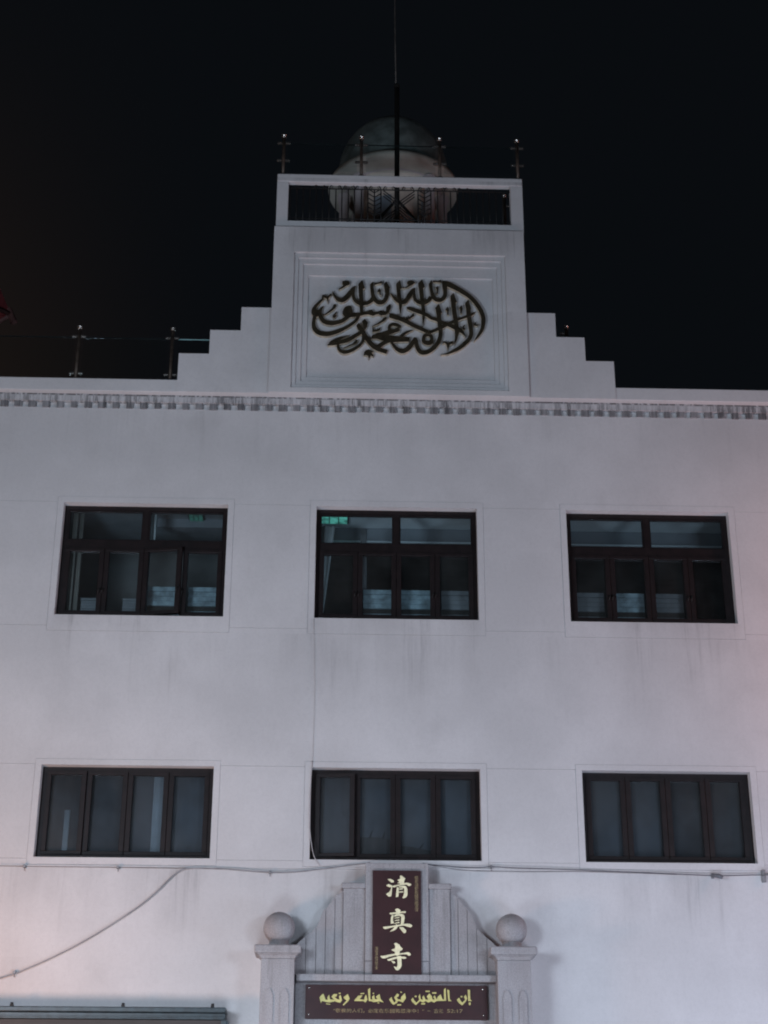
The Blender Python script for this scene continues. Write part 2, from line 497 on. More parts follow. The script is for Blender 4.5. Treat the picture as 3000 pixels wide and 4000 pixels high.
# tower block with a recessed, stepped panel
TX0, TX1, TZ0, TZ1 = -1.632, 1.692, 10.964, 13.445
steps = [(-1.357, 1.437, 11.035, 13.056), (-1.30, 1.385, 11.09, 12.985), (-1.235, 1.325, 11.155, 12.905), (-1.165, 1.268, 11.225, 12.742)]
ylev = [-0.205, -0.172, -0.150, -0.128, -0.105]
def ring(name, o, i, y0, y1):
    r_ = MB()
    (a, b, c, d), (e, f, g_, h) = o, i
    r_.box(a, b, y0, y1, c, g_); r_.box(a, b, y0, y1, h, d); r_.box(a, e, y0, y1, g_, h); r_.box(f, b, y0, y1, g_, h)
    return r_.build(name, M['plaster'], bld)
ring('tower_front', (TX0, TX1, TZ0, TZ1), steps[0], ylev[0], 0.30)
for k in range(3):
    ring('panel_moulding', steps[k], steps[k + 1], ylev[k + 1], 0.30)
q = MB(); s3 = steps[3]; q.box(s3[0], s3[1], ylev[4], 0.30, s3[2], s3[3]); q.build('inscription_panel', M['plaster'], bld)
q = MB()
q.box(TX0, TX0 + 0.25, 0.30, 4.3, 11.0, TZ1); q.box(TX1 - 0.25, TX1, 0.30, 4.3, 11.0, TZ1); q.box(TX0 + .25, TX1 - .25, 4.05, 4.3, 11.0, TZ1)
q.build('tower_side_wall', M['plaster'], bld)
q = MB(); q.box(TX0 + .25, TX1 - .25, 0.30, 4.05, 13.25, 13.43); q.build('tower_deck', M['paving'], bld)
# open frame on top of the tower
q = MB(); q.box(-1.617, 1.702, -0.165, 0.14, 13.446, 13.562); q.build('frame_sill', M['plaster'], bld)
q = MB(); q.box(-1.617, -1.465, -0.163, -0.02, 13.563, 14.185); q.build('frame_jamb', M['plaster'], bld)
q = MB(); q.box(1.540, 1.702, -0.163, -0.02, 13.563, 14.185); q.build('frame_jamb', M['plaster'], bld)
q = MB(); q.box(-1.617, 1.704, -0.168, -0.075, 14.186, 14.312, 0.012); q.build('frame_lintel', M['plaster'], bld)

# ------------------------------------------------------------------ windows (part of the building: frame > sash, pane, handle)
def rect_frame(mb, x0, x1, z0, z1, w, y0, y1, wt=None, b=0.0):
    wt = wt or w
    mb.box(x0, x1, y0, y1, z0, z0 + wt, b); mb.box(x0, x1, y0, y1, z1 - wt, z1, b)
    mb.box(x0, x0 + w, y0, y1, z0 + wt, z1 - wt, b); mb.box(x1 - w, x1, y0, y1, z0 + wt, z1 - wt, b)

def hinge(o, ang, hx, hy):
    """swing an open sash about its upright hinge line"""
    rot = Matrix.Translation((hx, hy, 0)) @ Matrix.Rotation(ang, 4, 'Z') @ Matrix.Translation((-hx, -hy, 0))
    o.data.transform(rot)

def window(x0, x1, z0, z1, transom, gl, open_=None, label=None):
    yf, yb = 0.112, 0.185
    fr = MB()
    rect_frame(fr, x0 + .001, x1 - .001, z0 + .001, z1 - .001, 0.048, yf, yb)
    ztop = z1 - 0.048
    xm = (x0 + x1) / 2
    if transom:
        t0, t1 = transom
        fr.box(x0 + 0.048, x1 - 0.048, yf + .003, yb, t0, t1)
        fr.box(xm - 0.032, xm + 0.032, yf + .002, yb, t1, ztop)
        ztop = t0
    fo = fr.build('window_frame', M['frame'], bld, label=label)
    def pane(a, b, c, d, y=0.145, mat=gl):
        p = MB(); p.box(a, b, y, y + 0.006, c, d); return p.build('pane', mat, fo)
    if transom:
        for a, b in ((x0 + .048, xm - .032), (xm + .032, x1 - .048)):
            s = MB(); rect_frame(s, a + .001, b - .001, t1 + .001, z1 - .049, 0.020, yf + .012, yb - .01); s.build('fanlight_sash', M['frame'], fo)
            pane(a + .021, b - .021, t1 + .021, z1 - .069)
    w = (x1 - x0 - 0.096) / 4
    for k in range(4):
        a, b = x0 + .048 + k * w + .002, x0 + .048 + (k + 1) * w - .002
        c, d = z0 + .050, ztop - .002
        s = MB(); rect_frame(s, a, b, c, d, 0.058, yf - .010, yb - .02, 0.042, 0.004)
        so = s.build('sash', M['frame'], fo)
        po = pane(a + .058, b - .058, c + .042, d - .042)
        ho = None
        if transom:
            hx = b - 0.02 if k % 2 == 0 else a + 0.02
            h = MB(); h.box(hx - .009, hx + .009, yf - .022, yf - .0105, c + (d - c) * .36, c + (d - c) * .40)
            h.tube([(hx, yf - .022, c + (d - c) * .38), (hx, yf - .04, c + (d - c) * .38), (hx - .02, yf - .042, c + (d - c) * .30)], 0.007, 6)
            ho = h.build('handle', M['iron'], fo)
        if open_ and k in open_:
            for o in [q_ for q_ in (so, po, ho) if q_]: hinge(o, -math.radians(open_[k]), a, yf)
    return fo

window(*UP[0], *UZ, (8.918, 9.020), M['clear'], {2: 11})
window(*UP[1], *UZ, (8.918, 9.020), M['clear'])
window(*UP[2], *UZ, (8.918, 9.020), M['clear'])
window(*LO[0], *LZ, None, M['tinted'], {0: 4})
window(*LO[1], *LZ, None, M['tinted'], {0: 9})
window(*LO[2], *LZ, None, M['tinted'])

# rooms behind the glass
def part(name, mat, x0, x1, y0, y1, z0, z1):
    b = MB(); b.box(x0, x1, y0, y1, z0, z1); return b.build(name, mat, bld)
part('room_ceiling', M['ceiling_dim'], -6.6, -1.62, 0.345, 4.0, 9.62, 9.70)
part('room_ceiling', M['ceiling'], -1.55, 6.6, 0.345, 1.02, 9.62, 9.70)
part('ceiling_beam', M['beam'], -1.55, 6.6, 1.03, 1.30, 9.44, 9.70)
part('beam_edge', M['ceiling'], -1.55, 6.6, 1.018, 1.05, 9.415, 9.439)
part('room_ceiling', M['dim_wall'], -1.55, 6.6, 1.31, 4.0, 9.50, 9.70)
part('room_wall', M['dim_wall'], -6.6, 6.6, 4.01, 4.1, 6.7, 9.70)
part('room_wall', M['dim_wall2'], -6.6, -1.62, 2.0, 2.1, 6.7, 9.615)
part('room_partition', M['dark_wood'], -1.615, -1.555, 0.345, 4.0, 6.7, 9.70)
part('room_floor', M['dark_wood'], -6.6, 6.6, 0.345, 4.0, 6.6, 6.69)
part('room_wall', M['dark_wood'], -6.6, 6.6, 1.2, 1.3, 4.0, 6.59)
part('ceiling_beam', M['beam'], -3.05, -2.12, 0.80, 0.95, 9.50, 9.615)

# ------------------------------------------------------------------ things seen through the windows
def blind(x0, x1, z0, z1, y, mat, label, gap=None, n=7):
    t = empty('window_blind', ((x0 + x1) / 2, y, z0), label=label, cat='blind', group='pale blinds and boards standing behind the upper windows')
    hh = (z1 - z0) / n
    for k in range(n):
        if gap is not None and k == gap: continue
        s = MB(); s.box(x0 + .002 * (k % 2), x1, y + (k % 3) * .004, y + .03, z0 + k * hh + .004, z0 + (k + 1) * hh, 0.004)
        s.build('slat', mat, t)
    c_ = MB(); c_.box(x0 - .01, x1 + .01, y + .031, y + .05, z0 - .3, z1 + .01); c_.build('backing', M['dark_wood'], t)
    return t
for x0, x1, zt, mt, lb in (
        (-3.87, -3.67, 8.34, 'blind_dim', 'short dim teal blind in first pane of upper window holding an open sash'),
        (-3.36, -3.15, 8.34, 'blind_dim', 'dim blind at right of second pane of upper window with open sash'),
        (-3.06, -2.66, 8.50, 'blind', 'pale blind behind the open sash of the upper left window'),
        (-2.56, -2.12, 8.50, 'blind', 'pale ribbed blind in last pane of the upper left window'),
        (-0.40, -0.05, 8.50, 'blind', 'brightest blue blind behind middle upper window, second pane'),
        (0.07, 0.44, 8.50, 'blind', 'pale blue blind right of centre mullion of middle upper window'),
        (0.57, 0.93, 8.50, 'blind_dim', 'purplish dim blind in last pane of middle upper window'),
        (2.26, 2.60, 8.50, 'blind_dim', 'grey blind in first pane of the upper right window'),
        (2.74, 3.10, 8.50, 'blind', 'bright blue blind in second pane of the upper right window'),
        (3.22, 3.59, 8.50, 'blind_dim', 'dull teal blind in third pane of the upper right window')):
    blind(x0, x1, 8.10 if zt < 8.4 else 8.06, zt, 0.32, M[mt], lb, 2 if zt > 8.4 else None)

def curtain(x0, x1, z0, z1, y, mat, label, waves=6, amp=0.003, slant=0.0):
    n = waves * 8
    v, f = [], []
    for k in range(n + 1):
        t = k / n
        for z, sl in ((z0, slant), (z1, 0.0)):
            xx = x0 + (x1 - x0) * t
            if sl: xx = x0 + (xx - x0) * (1 - sl)
            v.append((xx, y + amp * math.sin(t * waves * 2 * math.pi) + amp * .4 * math.sin(t * waves * 4.7), z))
    for k in range(n): f.append((2 * k, 2 * k + 2, 2 * k + 3, 2 * k + 1))
    mb = MB(); mb.add(v, f, True)
    o = mb.build('curtain', mat)
    md = o.modifiers.new('thickness', 'SOLIDIFY'); md.thickness = 0.004
    return tag(o, label, 'curtain', 'curtains behind the windows')
curtain(-4.03, -3.97, 8.0, 9.55, 0.24, M['curtain_beige'], 'narrow beige curtain gathered at left edge of upper left window', 1, 0.01)
curtain(-3.95, -3.90, 8.0, 9.55, 0.26, M['curtain_beige'], 'second narrow beige strip just right of the gathered curtain', 1, 0.01)
curtain(-3.07, -3.00, 8.95, 9.55, 0.26, M['curtain_white'], 'short pale strip beside centre mullion of upper left window', 1, 0.006)
curtain(-0.955, -0.76, 8.0, 9.32, 0.27, M['curtain_white'], 'white tied curtain narrowing downward at left of middle upper window', 2, 0.012, 0.75)
curtain(-0.44, -0.36, 8.5, 9.30, 0.30, M['curtain'], 'slim grey curtain edge in second pane of middle upper window', 1, 0.006)
curtain(-4.06, -3.60, 5.05, 6.2, 0.205, M['curtain_dim'], 'dark grey curtain in first pane of the lower left window', 3)
curtain(-3.83, -3.765, 5.05, 5.68, 0.19, M['curtain_white'], 'thin pale strip hanging in first pane of the lower left window', 1, 0.003)
curtain(-3.59, -3.08, 5.05, 6.2, 0.205, M['curtain_dim'], 'plain grey curtain in second pane of the lower left window', 2)
curtain(-3.07, -2.62, 5.05, 6.2, 0.205, M['curtain'], 'blue grey curtain behind the bright strip of the lower left window', 2)
curtain(-2.82, -2.64, 5.05, 6.2, 0.19, M['curtain_white'], 'bright white curtain strip in third pane of the lower left window', 2, 0.003)
curtain(-2.61, -2.12, 5.05, 6.2, 0.205, M['curtain'], 'blue curtain in the last pane of the lower left window', 3)
curtain(-0.97, 0.96, 5.05, 6.2, 0.205, M['curtain'], 'wide blue grey curtain across the lower middle window', 7, 0.004)
curtain(2.19, 3.12, 5.05, 6.2, 0.205, M['curtain'], 'blue curtain in left half of the lower right window', 4, 0.004)
curtain(3.14, 4.13, 5.05, 6.2, 0.205, M['curtain_dim'], 'darker curtain in right half of the lower right window', 4, 0.004)

def lamp_panel(x0, x1, y0, y1, z, label, glow='teal'):
    t = empty('ceiling_lamp', ((x0 + x1) / 2, (y0 + y1) / 2, z), label=label, cat='ceiling lamp')
    q = MB(); rect_frame_h = q.box(x0 - .012, x1 + .012, y0 - .012, y1 + .012, z + .012, z + .03); q.build('housing', M['iron'], t)
    nx, ny = 3, 2
    for i in range(nx):
        for k in range(ny):
            a, b = x0 + (x1 - x0) * i / nx, x0 + (x1 - x0) * (i + 1) / nx
            c, d = y0 + (y1 - y0) * k / ny, y0 + (y1 - y0) * (k + 1) / ny
            q = MB(); q.box(a + .006, b - .006, c + .006, d - .006, z, z + .011); q.build('diffuser', M[glow], t)
    return t
lamp_panel(-0.955, -0.60, 0.45, 0.82, 9.585, 'teal glowing ceiling lamp at top left of middle upper window')
lamp_panel(-2.64, -2.46, 0.50, 0.90, 9.585, 'dim teal ceiling lamp at top right of upper left window', 'teal_dim')

bd = empty('reflection_cutout', (-0.1, 0.2, 5.1), label='dark sloping cutout with thin sticks standing in for outlines reflected in the lower middle window', cat='board')  # added cutout for the dark outlines reflected in the panes
q = MB(); q.prism([(-0.46, 5.05), (0.95, 5.05), (0.95, 5.10), (0.72, 5.16), (0.42, 5.245), (0.20, 5.29), (0.05, 5.305), (-0.08, 5.375), (-0.22, 5.40), (-0.46, 5.395)], 0.190, 0.196); q.build('board', M['dim_wall'], bd)  # the reflected slope, built as a flat dark shape
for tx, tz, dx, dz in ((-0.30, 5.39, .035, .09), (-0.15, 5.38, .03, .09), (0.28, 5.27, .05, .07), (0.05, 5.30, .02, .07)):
    q = MB(); q.tube([(tx, .193, tz), (tx + dx * .5, .191, tz + dz * .6), (tx + dx, .193, tz + dz)], [.006, .005, .002], 5); q.build('reflected_twig', M['dark_wood'], bd)
# ------------------------------------------------------------------ calligraphy on the tower
CALLIGRAPHY = [('S',[(-0.8461,12.4912,0.0042),(-0.8151,12.4262,0.0327),(-0.7696,12.3695,0.0555),(-0.7179,12.3555,0.066),(-0.6649,12.3961,0.0713),(-0.6132,12.4703,0.066),(-0.5744,12.5321,0.0528),(-0.5486,12.5773,0.0137)]),('S',[(-0.564,12.5415,0.037),(-0.571,12.4621,0.038),(-0.5641,12.4014,0.0433),(-0.5383,12.3486,0.0518),(-0.4907,12.3151,0.057),(-0.4382,12.3102,0.0581),(-0.3858,12.3235,0.0581),(-0.3387,12.3548,0.0581),(-0.3127,12.3919,0.0581)]),('P',[(-0.4613,12.6676),(-0.5082,12.607),(-0.4908,12.3302),(-0.4796,12.1373),(-0.442,12.1471),(-0.4369,12.3436),(-0.4442,12.529),(-0.419,12.5399),(-0.449,12.6605)]),('P',[(-0.6267,12.2776),(-0.5951,12.2644),(-0.5762,12.2135),(-0.5757,12.1683),(-0.4736,12.1735),(-0.4784,12.1223),(-0.541,12.1059),(-0.601,12.1016),(-0.6451,12.0736),(-0.6821,12.1028),(-0.7098,12.1473),(-0.7094,12.1924),(-0.6865,12.2412),(-0.658,12.269)]),('S',[(-0.6351,12.1098,0.0528),(-0.6971,12.0544,0.0555),(-0.7697,12.0229,0.0634),(-0.8529,12.0073,0.0687),(-0.9287,12.0236,0.0676),(-0.9765,12.0663,0.0581),(-1.0021,12.1258,0.0507),(-1.0021,12.18,0.0465),(-0.9847,12.2286,0.0327),(-0.9555,12.2606,0.0074)]),('S',[(-0.4942,12.137,0.037),(-0.5249,12.0672,0.0423),(-0.5869,12.0029,0.0449),(-0.6695,11.9426,0.0502),(-0.7677,11.8886,0.0607),(-0.8711,11.8506,0.066),(-0.9619,11.8457,0.0676),(-1.0353,11.8798,0.0676),(-1.0745,11.9416,0.057),(-1.0825,12.0221,0.0465),(-1.0684,12.1003,0.0502),(-1.0459,12.1489,0.0634)]),('S',[(-0.9613,12.3773,0.029),(-1.0101,12.3217,0.037),(-1.0586,12.2601,0.0433),(-1.0862,12.2022,0.0502),(-1.0929,12.1479,0.0412),(-1.0896,12.1149,0.0137)]),('P',[(-1.0658,12.2268),(-1.047,12.2019),(-1.0131,12.2086),(-0.9872,12.2225),(-0.9866,12.1863),(-0.9959,12.126),(-1.037,12.095),(-1.0738,12.1062),(-1.0804,12.1722)]),('P',[(-0.9754,12.4317),(-0.9491,12.4293),(-0.912,12.4076),(-0.8759,12.4504),(-0.8559,12.4484),(-0.8596,12.4191),(-0.8931,12.3807),(-0.8998,12.312),(-0.9176,12.368),(-0.9536,12.3866),(-0.9795,12.3678),(-0.9862,12.392)]),('S',[(-0.9566,12.122,0.0137),(-0.887,12.1753,0.0243),(-0.8355,12.2258,0.0317),(-0.8141,12.2625,0.0423),(-0.8104,12.2929,0.0264)]),('P',[(-0.7837,12.192),(-0.8084,12.1632),(-0.8365,12.1264),(-0.8387,12.0964),(-0.815,12.0831),(-0.7815,12.1156),(-0.8,12.1314),(-0.7832,12.1577)]),('P',[(-0.7155,12.6409),(-0.6788,12.6583),(-0.6311,12.6441),(-0.6171,12.6199),(-0.6241,12.5921),(-0.6724,12.5696),(-0.7089,12.5383),(-0.7559,12.5116),(-0.7677,12.5296),(-0.7145,12.5687),(-0.7069,12.5872),(-0.7226,12.6175)]),('P',[(-0.4206,12.0857),(-0.3757,12.0255),(-0.3883,11.9594),(-0.4191,11.908),(-0.4378,11.9643),(-0.4542,12.0418)]),('P',[(-0.4942,12.0241),(-0.4508,11.9521),(-0.4191,11.908),(-0.4447,11.8568),(-0.5025,11.9151),(-0.5281,11.9743)]),('S',[(-0.4715,11.9397,0.0623),(-0.4371,11.8748,0.0634),(-0.408,11.816,0.0644),(-0.3581,11.7428,0.0655),(-0.3058,11.6818,0.0676),(-0.2537,11.6415,0.0644),(-0.1965,11.618,0.0592),(-0.1265,11.5958,0.0623)]),('S',[(-0.4555,11.8923,0.0475),(-0.4942,11.8587,0.0539),(-0.5639,11.8097,0.057),(-0.6412,11.7576,0.0607),(-0.7187,11.7322,0.0607),(-0.7961,11.7099,0.0539),(-0.8581,11.6938,0.0401),(-0.8941,11.68,0.0158)]),('S',[(-0.6255,11.8315,0.0074),(-0.6937,11.8027,0.0296),(-0.7608,11.7728,0.0502),(-0.8225,11.7359,0.0555),(-0.8685,11.6995,0.0423)]),('S',[(-0.7588,11.7077,0.029),(-0.758,11.6545,0.0359),(-0.7314,11.605,0.0449),(-0.6752,11.5808,0.0518),(-0.6082,11.5999,0.0507),(-0.5361,11.6415,0.0475),(-0.4755,11.6959,0.0433),(-0.4397,11.7559,0.0412),(-0.4382,11.8272,0.0327)]),('S',[(-0.689,11.643,0.0085),(-0.6246,11.6739,0.0201),(-0.5679,11.7046,0.0254),(-0.5345,11.7332,0.0401),(-0.5167,11.7691,0.0264)]),('P',[(-0.4224,11.5908),(-0.3992,11.6149),(-0.3683,11.632),(-0.3267,11.6164),(-0.2945,11.5906),(-0.3265,11.581),(-0.2978,11.5463),(-0.3029,11.5227),(-0.3366,11.5408),(-0.3595,11.4863),(-0.3717,11.536),(-0.3987,11.5442),(-0.4296,11.5318)]),('P',[(-0.3133,12.6489),(-0.3552,12.5983),(-0.3439,12.4794),(-0.3316,12.3823),(-0.3026,12.3587),(-0.2686,12.3837),(-0.2953,12.4683),(-0.3064,12.5657),(-0.3079,12.633)]),('S',[(-0.3135,12.4314,0.0555),(-0.2922,12.3832,0.0592),(-0.2605,12.3445,0.0607),(-0.2236,12.3271,0.0592),(-0.1842,12.3383,0.0581),(-0.1502,12.3803,0.0581),(-0.1309,12.4415,0.057),(-0.1269,12.5087,0.0623),(-0.1349,12.5757,0.066)]),('P',[(-0.1378,12.6565),(-0.1757,12.6177),(-0.1666,12.5567),(-0.1006,12.5459),(-0.089,12.5584)]),('P',[(-0.2884,12.6335),(-0.2513,12.6233),(-0.2276,12.6459),(-0.1986,12.6662),(-0.1985,12.6202),(-0.2275,12.6165),(-0.2908,12.5954)]),('P',[(-0.2508,12.5211),(-0.2272,12.5504),(-0.2113,12.519),(-0.2121,12.458),(-0.2004,12.4339),(-0.2241,12.4455),(-0.2322,12.4911),(-0.2585,12.4813)]),('P',[(0.041,12.6791),(-0.0098,12.6202),(0.0076,12.3899),(0.025,12.3054),(0.0443,12.1457),(0.0691,12.2942),(0.0603,12.3729),(0.0472,12.5401),(0.0673,12.5589)]),('S',[(-0.0857,12.4803,0.0053),(-0.0477,12.4251,0.0306),(-0.0029,12.3702,0.0465),(0.0471,12.341,0.057),(0.097,12.3433,0.0623),(0.1408,12.399,0.0634),(0.179,12.4729,0.0634),(0.2135,12.5316,0.0449),(0.2385,12.5628,0.0137)]),('S',[(0.2258,12.5533,0.0349),(0.2275,12.4679,0.0349),(0.2419,12.3891,0.0454),(0.2828,12.3487,0.0528),(0.3311,12.3376,0.0581),(0.3839,12.3527,0.0592),(0.4263,12.3932,0.057),(0.4478,12.4363,0.0528)]),('P',[(0.3344,12.6993),(0.2811,12.6373),(0.3002,12.4451),(0.3203,12.2877),(0.3338,12.0949),(0.3384,11.9871),(0.3665,12.1197),(0.3724,12.2223),(0.3577,12.3734),(0.3473,12.5622),(0.3697,12.5841)]),('P',[(0.133,12.6431),(0.1479,12.6711),(0.185,12.6811),(0.222,12.6697),(0.2441,12.6456),(0.2112,12.6142),(0.1582,12.5775),(0.1159,12.5557),(0.0684,12.5546),(0.1212,12.5785),(0.153,12.6055),(0.1382,12.6187)]),('P',[(0.4559,12.6885),(0.4194,12.6251),(0.441,12.4849),(0.4884,12.4737),(0.4733,12.5589),(0.4663,12.663)]),('S',[(0.4647,12.4854,0.0502),(0.4802,12.437,0.0555),(0.5114,12.3951,0.0592),(0.5534,12.3826,0.0592),(0.5985,12.4031,0.0581),(0.6307,12.4525,0.057),(0.6368,12.5198,0.0528),(0.6297,12.5931,0.0623),(0.6198,12.648,0.0528)]),('S',[(0.5987,12.6598,0.0423),(0.6673,12.6338,0.0792),(0.7672,12.5809,0.0739),(0.8719,12.5141,0.0676),(0.9658,12.4387,0.0613),(1.037,12.3521,0.0592),(1.0929,12.2533,0.0581),(1.1276,12.1484,0.057),(1.1293,12.0582,0.0549),(1.1088,11.9558,0.0475),(1.0652,11.8713,0.0359),(1.0248,11.8108,0.0169),(1.0017,11.7776,0.0032)]),('P',[(0.4798,12.6891),(0.5034,12.665),(0.5459,12.6783),(0.5806,12.6975),(0.5801,12.6502),(0.5457,12.6525),(0.4795,12.6559)]),('P',[(0.5078,12.575),(0.5462,12.6034),(0.5511,12.5607),(0.5414,12.4993),(0.5412,12.478),(0.5201,12.4744),(0.5234,12.5417)]),('P',[(0.746,12.5027),(0.7008,12.448),(0.7238,12.1999),(0.7476,12.0199),(0.756,11.8766),(0.7469,11.7159),(0.7819,11.7938),(0.8107,11.9016),(0.8025,12.0511),(0.7827,12.2011),(0.7717,12.3492),(0.7893,12.3587)]),('P',[(0.943,12.4035),(0.8945,12.3489),(0.9087,12.2523),(0.9623,12.2504),(0.9742,12.2658)]),('S',[(0.9359,12.3013,0.0592),(0.941,12.1745,0.057),(0.9546,12.0544,0.0549),(0.9673,11.9468,0.0528),(0.9649,11.8751,0.0539),(0.9333,11.8017,0.0555),(0.8748,11.7352,0.0581),(0.8061,11.6745,0.0549),(0.7274,11.6255,0.0433),(0.649,11.5885,0.0243),(0.5709,11.5692,0.0042)]),('P',[(0.5529,12.3316),(0.5023,12.2687),(0.5186,12.1652),(0.5766,12.1906),(0.5924,12.1939)]),('S',[(0.5391,12.2683,0.0592),(0.5486,12.1658,0.0581),(0.5578,12.0458,0.0592),(0.5673,11.9561,0.056),(0.5679,11.8666,0.0528),(0.5461,11.7769,0.056),(0.4995,11.6976,0.0592),(0.4314,11.6311,0.0613),(0.3636,11.5984,0.0623),(0.3118,11.6033,0.0623),(0.2782,11.6439,0.0592),(0.2578,11.7115,0.0528),(0.2513,11.7706,0.0465),(0.2401,11.8179,0.0264)]),('S',[(0.2394,11.8179,0.0317),(0.2209,11.77,0.0528),(0.1817,11.7027,0.0634),(0.1296,11.639,0.0655),(0.0683,11.6117,0.0655),(0.0102,11.6365,0.057),(-0.0355,11.6887,0.0412),(-0.073,11.743,0.0317)]),('S',[(0.1337,12.2714,0.0106),(0.152,12.2567,0.0475),(0.2202,12.231,0.0592),(0.3093,12.1956,0.0581),(0.3982,12.1535,0.0539),(0.4461,12.1154,0.0486),(0.5234,12.087,0.0486),(0.5859,12.0524,0.0528),(0.6589,12.0228,0.0528),(0.7317,11.9884,0.0581),(0.794,11.9538,0.0623),(0.8354,11.9248,0.057),(0.8714,11.885,0.0306),(0.8915,11.8425,0.0042)]),('S',[(1.0312,12.2211,0.0042),(0.9953,12.1865,0.0306),(0.945,12.1613,0.0423),(0.8656,12.1258,0.038),(0.7863,12.0916,0.038),(0.7071,12.049,0.0486),(0.6386,12.0115,0.0528),(0.5753,11.973,0.0475),(0.4965,11.9295,0.0423),(0.444,11.9045,0.0444),(0.3969,11.8808,0.0475)]),('P',[(-0.1009,12.1769),(0.0165,12.1482),(0.0364,12.0764),(-0.0055,12.0695),(-0.0971,12.1036)]),('S',[(-0.0264,12.1292,0.0581),(0.0259,12.1002,0.066),(0.1149,12.0589,0.0623),(0.2193,11.9953,0.0581),(0.3235,11.9437,0.057),(0.4015,11.9018,0.0528)]),('S',[(0.4046,11.869,0.0555),(0.4435,11.846,0.0486),(0.4546,11.7987,0.0465),(0.4375,11.7508,0.0634),(0.3958,11.741,0.0687),(0.3517,11.7609,0.0528),(0.3494,11.8083,0.0465),(0.3654,11.8503,0.0507),(0.4046,11.869,0.0555)]),('S',[(0.052,11.9677,0.0423),(-0.0002,11.9989,0.0502),(-0.0603,12.0072,0.0486),(-0.0968,11.9747,0.0396),(-0.0915,11.924,0.0433),(-0.0367,11.9162,0.0475),(0.0311,11.9398,0.0592)]),('P',[(-0.0993,11.9298),(0.0363,11.9136),(-0.0054,11.89),(-0.1096,11.8449),(-0.0887,11.8394),(0.1675,11.8211),(0.1558,11.7555),(-0.0574,11.7391),(-0.203,11.7657),(-0.2602,11.7882),(-0.3392,11.783),(-0.3306,11.8176),(-0.3116,11.8478),(-0.1722,11.8984)]),('S',[(-0.2492,11.6593,0.0581),(-0.1975,11.7077,0.0592),(-0.1301,11.7495,0.0555),(-0.0678,11.7757,0.0555)]),('S',[(0.0493,11.8257,0.0475),(0.0988,11.8732,0.038),(0.1511,11.9053,0.0296),(0.22,11.9289,0.0042)]),('P',[(-0.3144,11.964),(-0.2964,11.9196),(-0.261,11.9311),(-0.2506,11.9444),(-0.2349,11.9328),(-0.2101,11.9764),(-0.2182,11.9153),(-0.2556,11.8936),(-0.3206,11.8863)]),('S',[(-0.3212,11.9698,0.0095),(-0.2509,12.0102,0.0232),(-0.1884,12.0523,0.0327),(-0.1598,12.0842,0.0454),(-0.1363,12.1117,0.0211)]),('P',[(-0.4822,12.1763),(-0.4351,12.1834),(-0.3254,12.225),(-0.3031,12.1845),(-0.2623,12.1902),(-0.2021,12.2169),(-0.1879,12.1919),(-0.1429,12.2049),(-0.1394,12.2624),(-0.087,12.3162),(-0.0738,12.2699),(-0.0998,12.189),(-0.1416,12.1435),(-0.2044,12.1325),(-0.2359,12.1535),(-0.2621,12.1481),(-0.3143,12.1259),(-0.372,12.1456),(-0.4347,12.1371),(-0.4817,12.1222)]),('P',[(0.1213,12.1384),(0.1317,12.1086),(0.1621,12.1212),(0.1937,12.152),(0.2158,12.1857),(0.2314,12.1408),(0.1998,12.1149),(0.1568,12.0791),(0.1191,12.071)]),('P',[(0.6334,12.2389),(0.663,12.2922),(0.6845,12.2473),(0.6747,12.1746),(0.6877,12.1659),(0.6614,12.1635),(0.6569,12.2213)]),('P',[(0.8126,12.2671),(0.8477,12.3206),(0.8636,12.2634),(0.8484,12.1996),(0.8587,12.1895),(0.8288,12.1889),(0.8307,12.2433)]),('P',[(0.8929,12.032),(0.8518,11.9874),(0.8549,11.9551),(0.8782,11.9359),(0.897,11.968),(0.8778,11.9796)]),('P',[(1.0405,12.0773),(1.0029,12.0326),(1.0092,12.0064),(1.0522,12.0055),(1.0641,12.0267),(1.0328,12.0309)]),('P',[(0.599,11.7543),(0.6055,11.7734),(0.6279,11.7739),(0.6665,11.7367),(0.6982,11.7694),(0.7295,11.7736),(0.7237,11.7332),(0.6871,11.7193),(0.6575,11.643),(0.6469,11.7126),(0.6197,11.7476),(0.5924,11.7274)])]
em = empty('calligraphy_emblem', (0.05, -0.105, 12.0), label='dark bronze Arabic calligraphy in an oval composition on the tower panel', cat='emblem')
for i, (k, pts) in enumerate(CALLIGRAPHY):
    mb = MB(); mb.side = 1
    y0 = -0.155 - 0.0004 * (i % 9)
    if k == 'S': brush(mb, pts, y0, -0.106, 5)
    else: mb.prism(pts, y0, -0.106)
    mb.build('letter_stroke', [M['letter'], M['letter_side']], em)

# ------------------------------------------------------------------ stone gateway over the entrance
gate = empty('stone_gateway', (0.0, -0.2, 0.0), label='pale granite entrance surround with stepped, curved pediment and two ball topped pillars', cat='gateway')
def gp(name, x0, x1, y0, y1, z0, z1, b=0.006, mat=None):
    q = MB(); q.box(x0, x1, y0, y1, z0, z1, b); return q.build(name, mat or M['stone'], gate)
CURVE = [(0.352, 4.745), (0.598, 4.745), (0.616, 4.704), (0.660, 4.684), (0.700, 4.650), (0.732, 4.598), (0.772, 4.552), (0.820, 4.506), (0.840, 4.462), (0.858, 4.405), (0.888, 4.338), (0.935, 4.282), (1.002, 4.228), (1.062, 4.180), (1.10, 4.142), (1.14, 4.09)]
def ctop(x):
    for (a, b), (c, d) in zip(CURVE, CURVE[1:]):
        if a <= x <= c: return b + (d - b) * (x - a) / (c - a)
    return CURVE[-1][1]
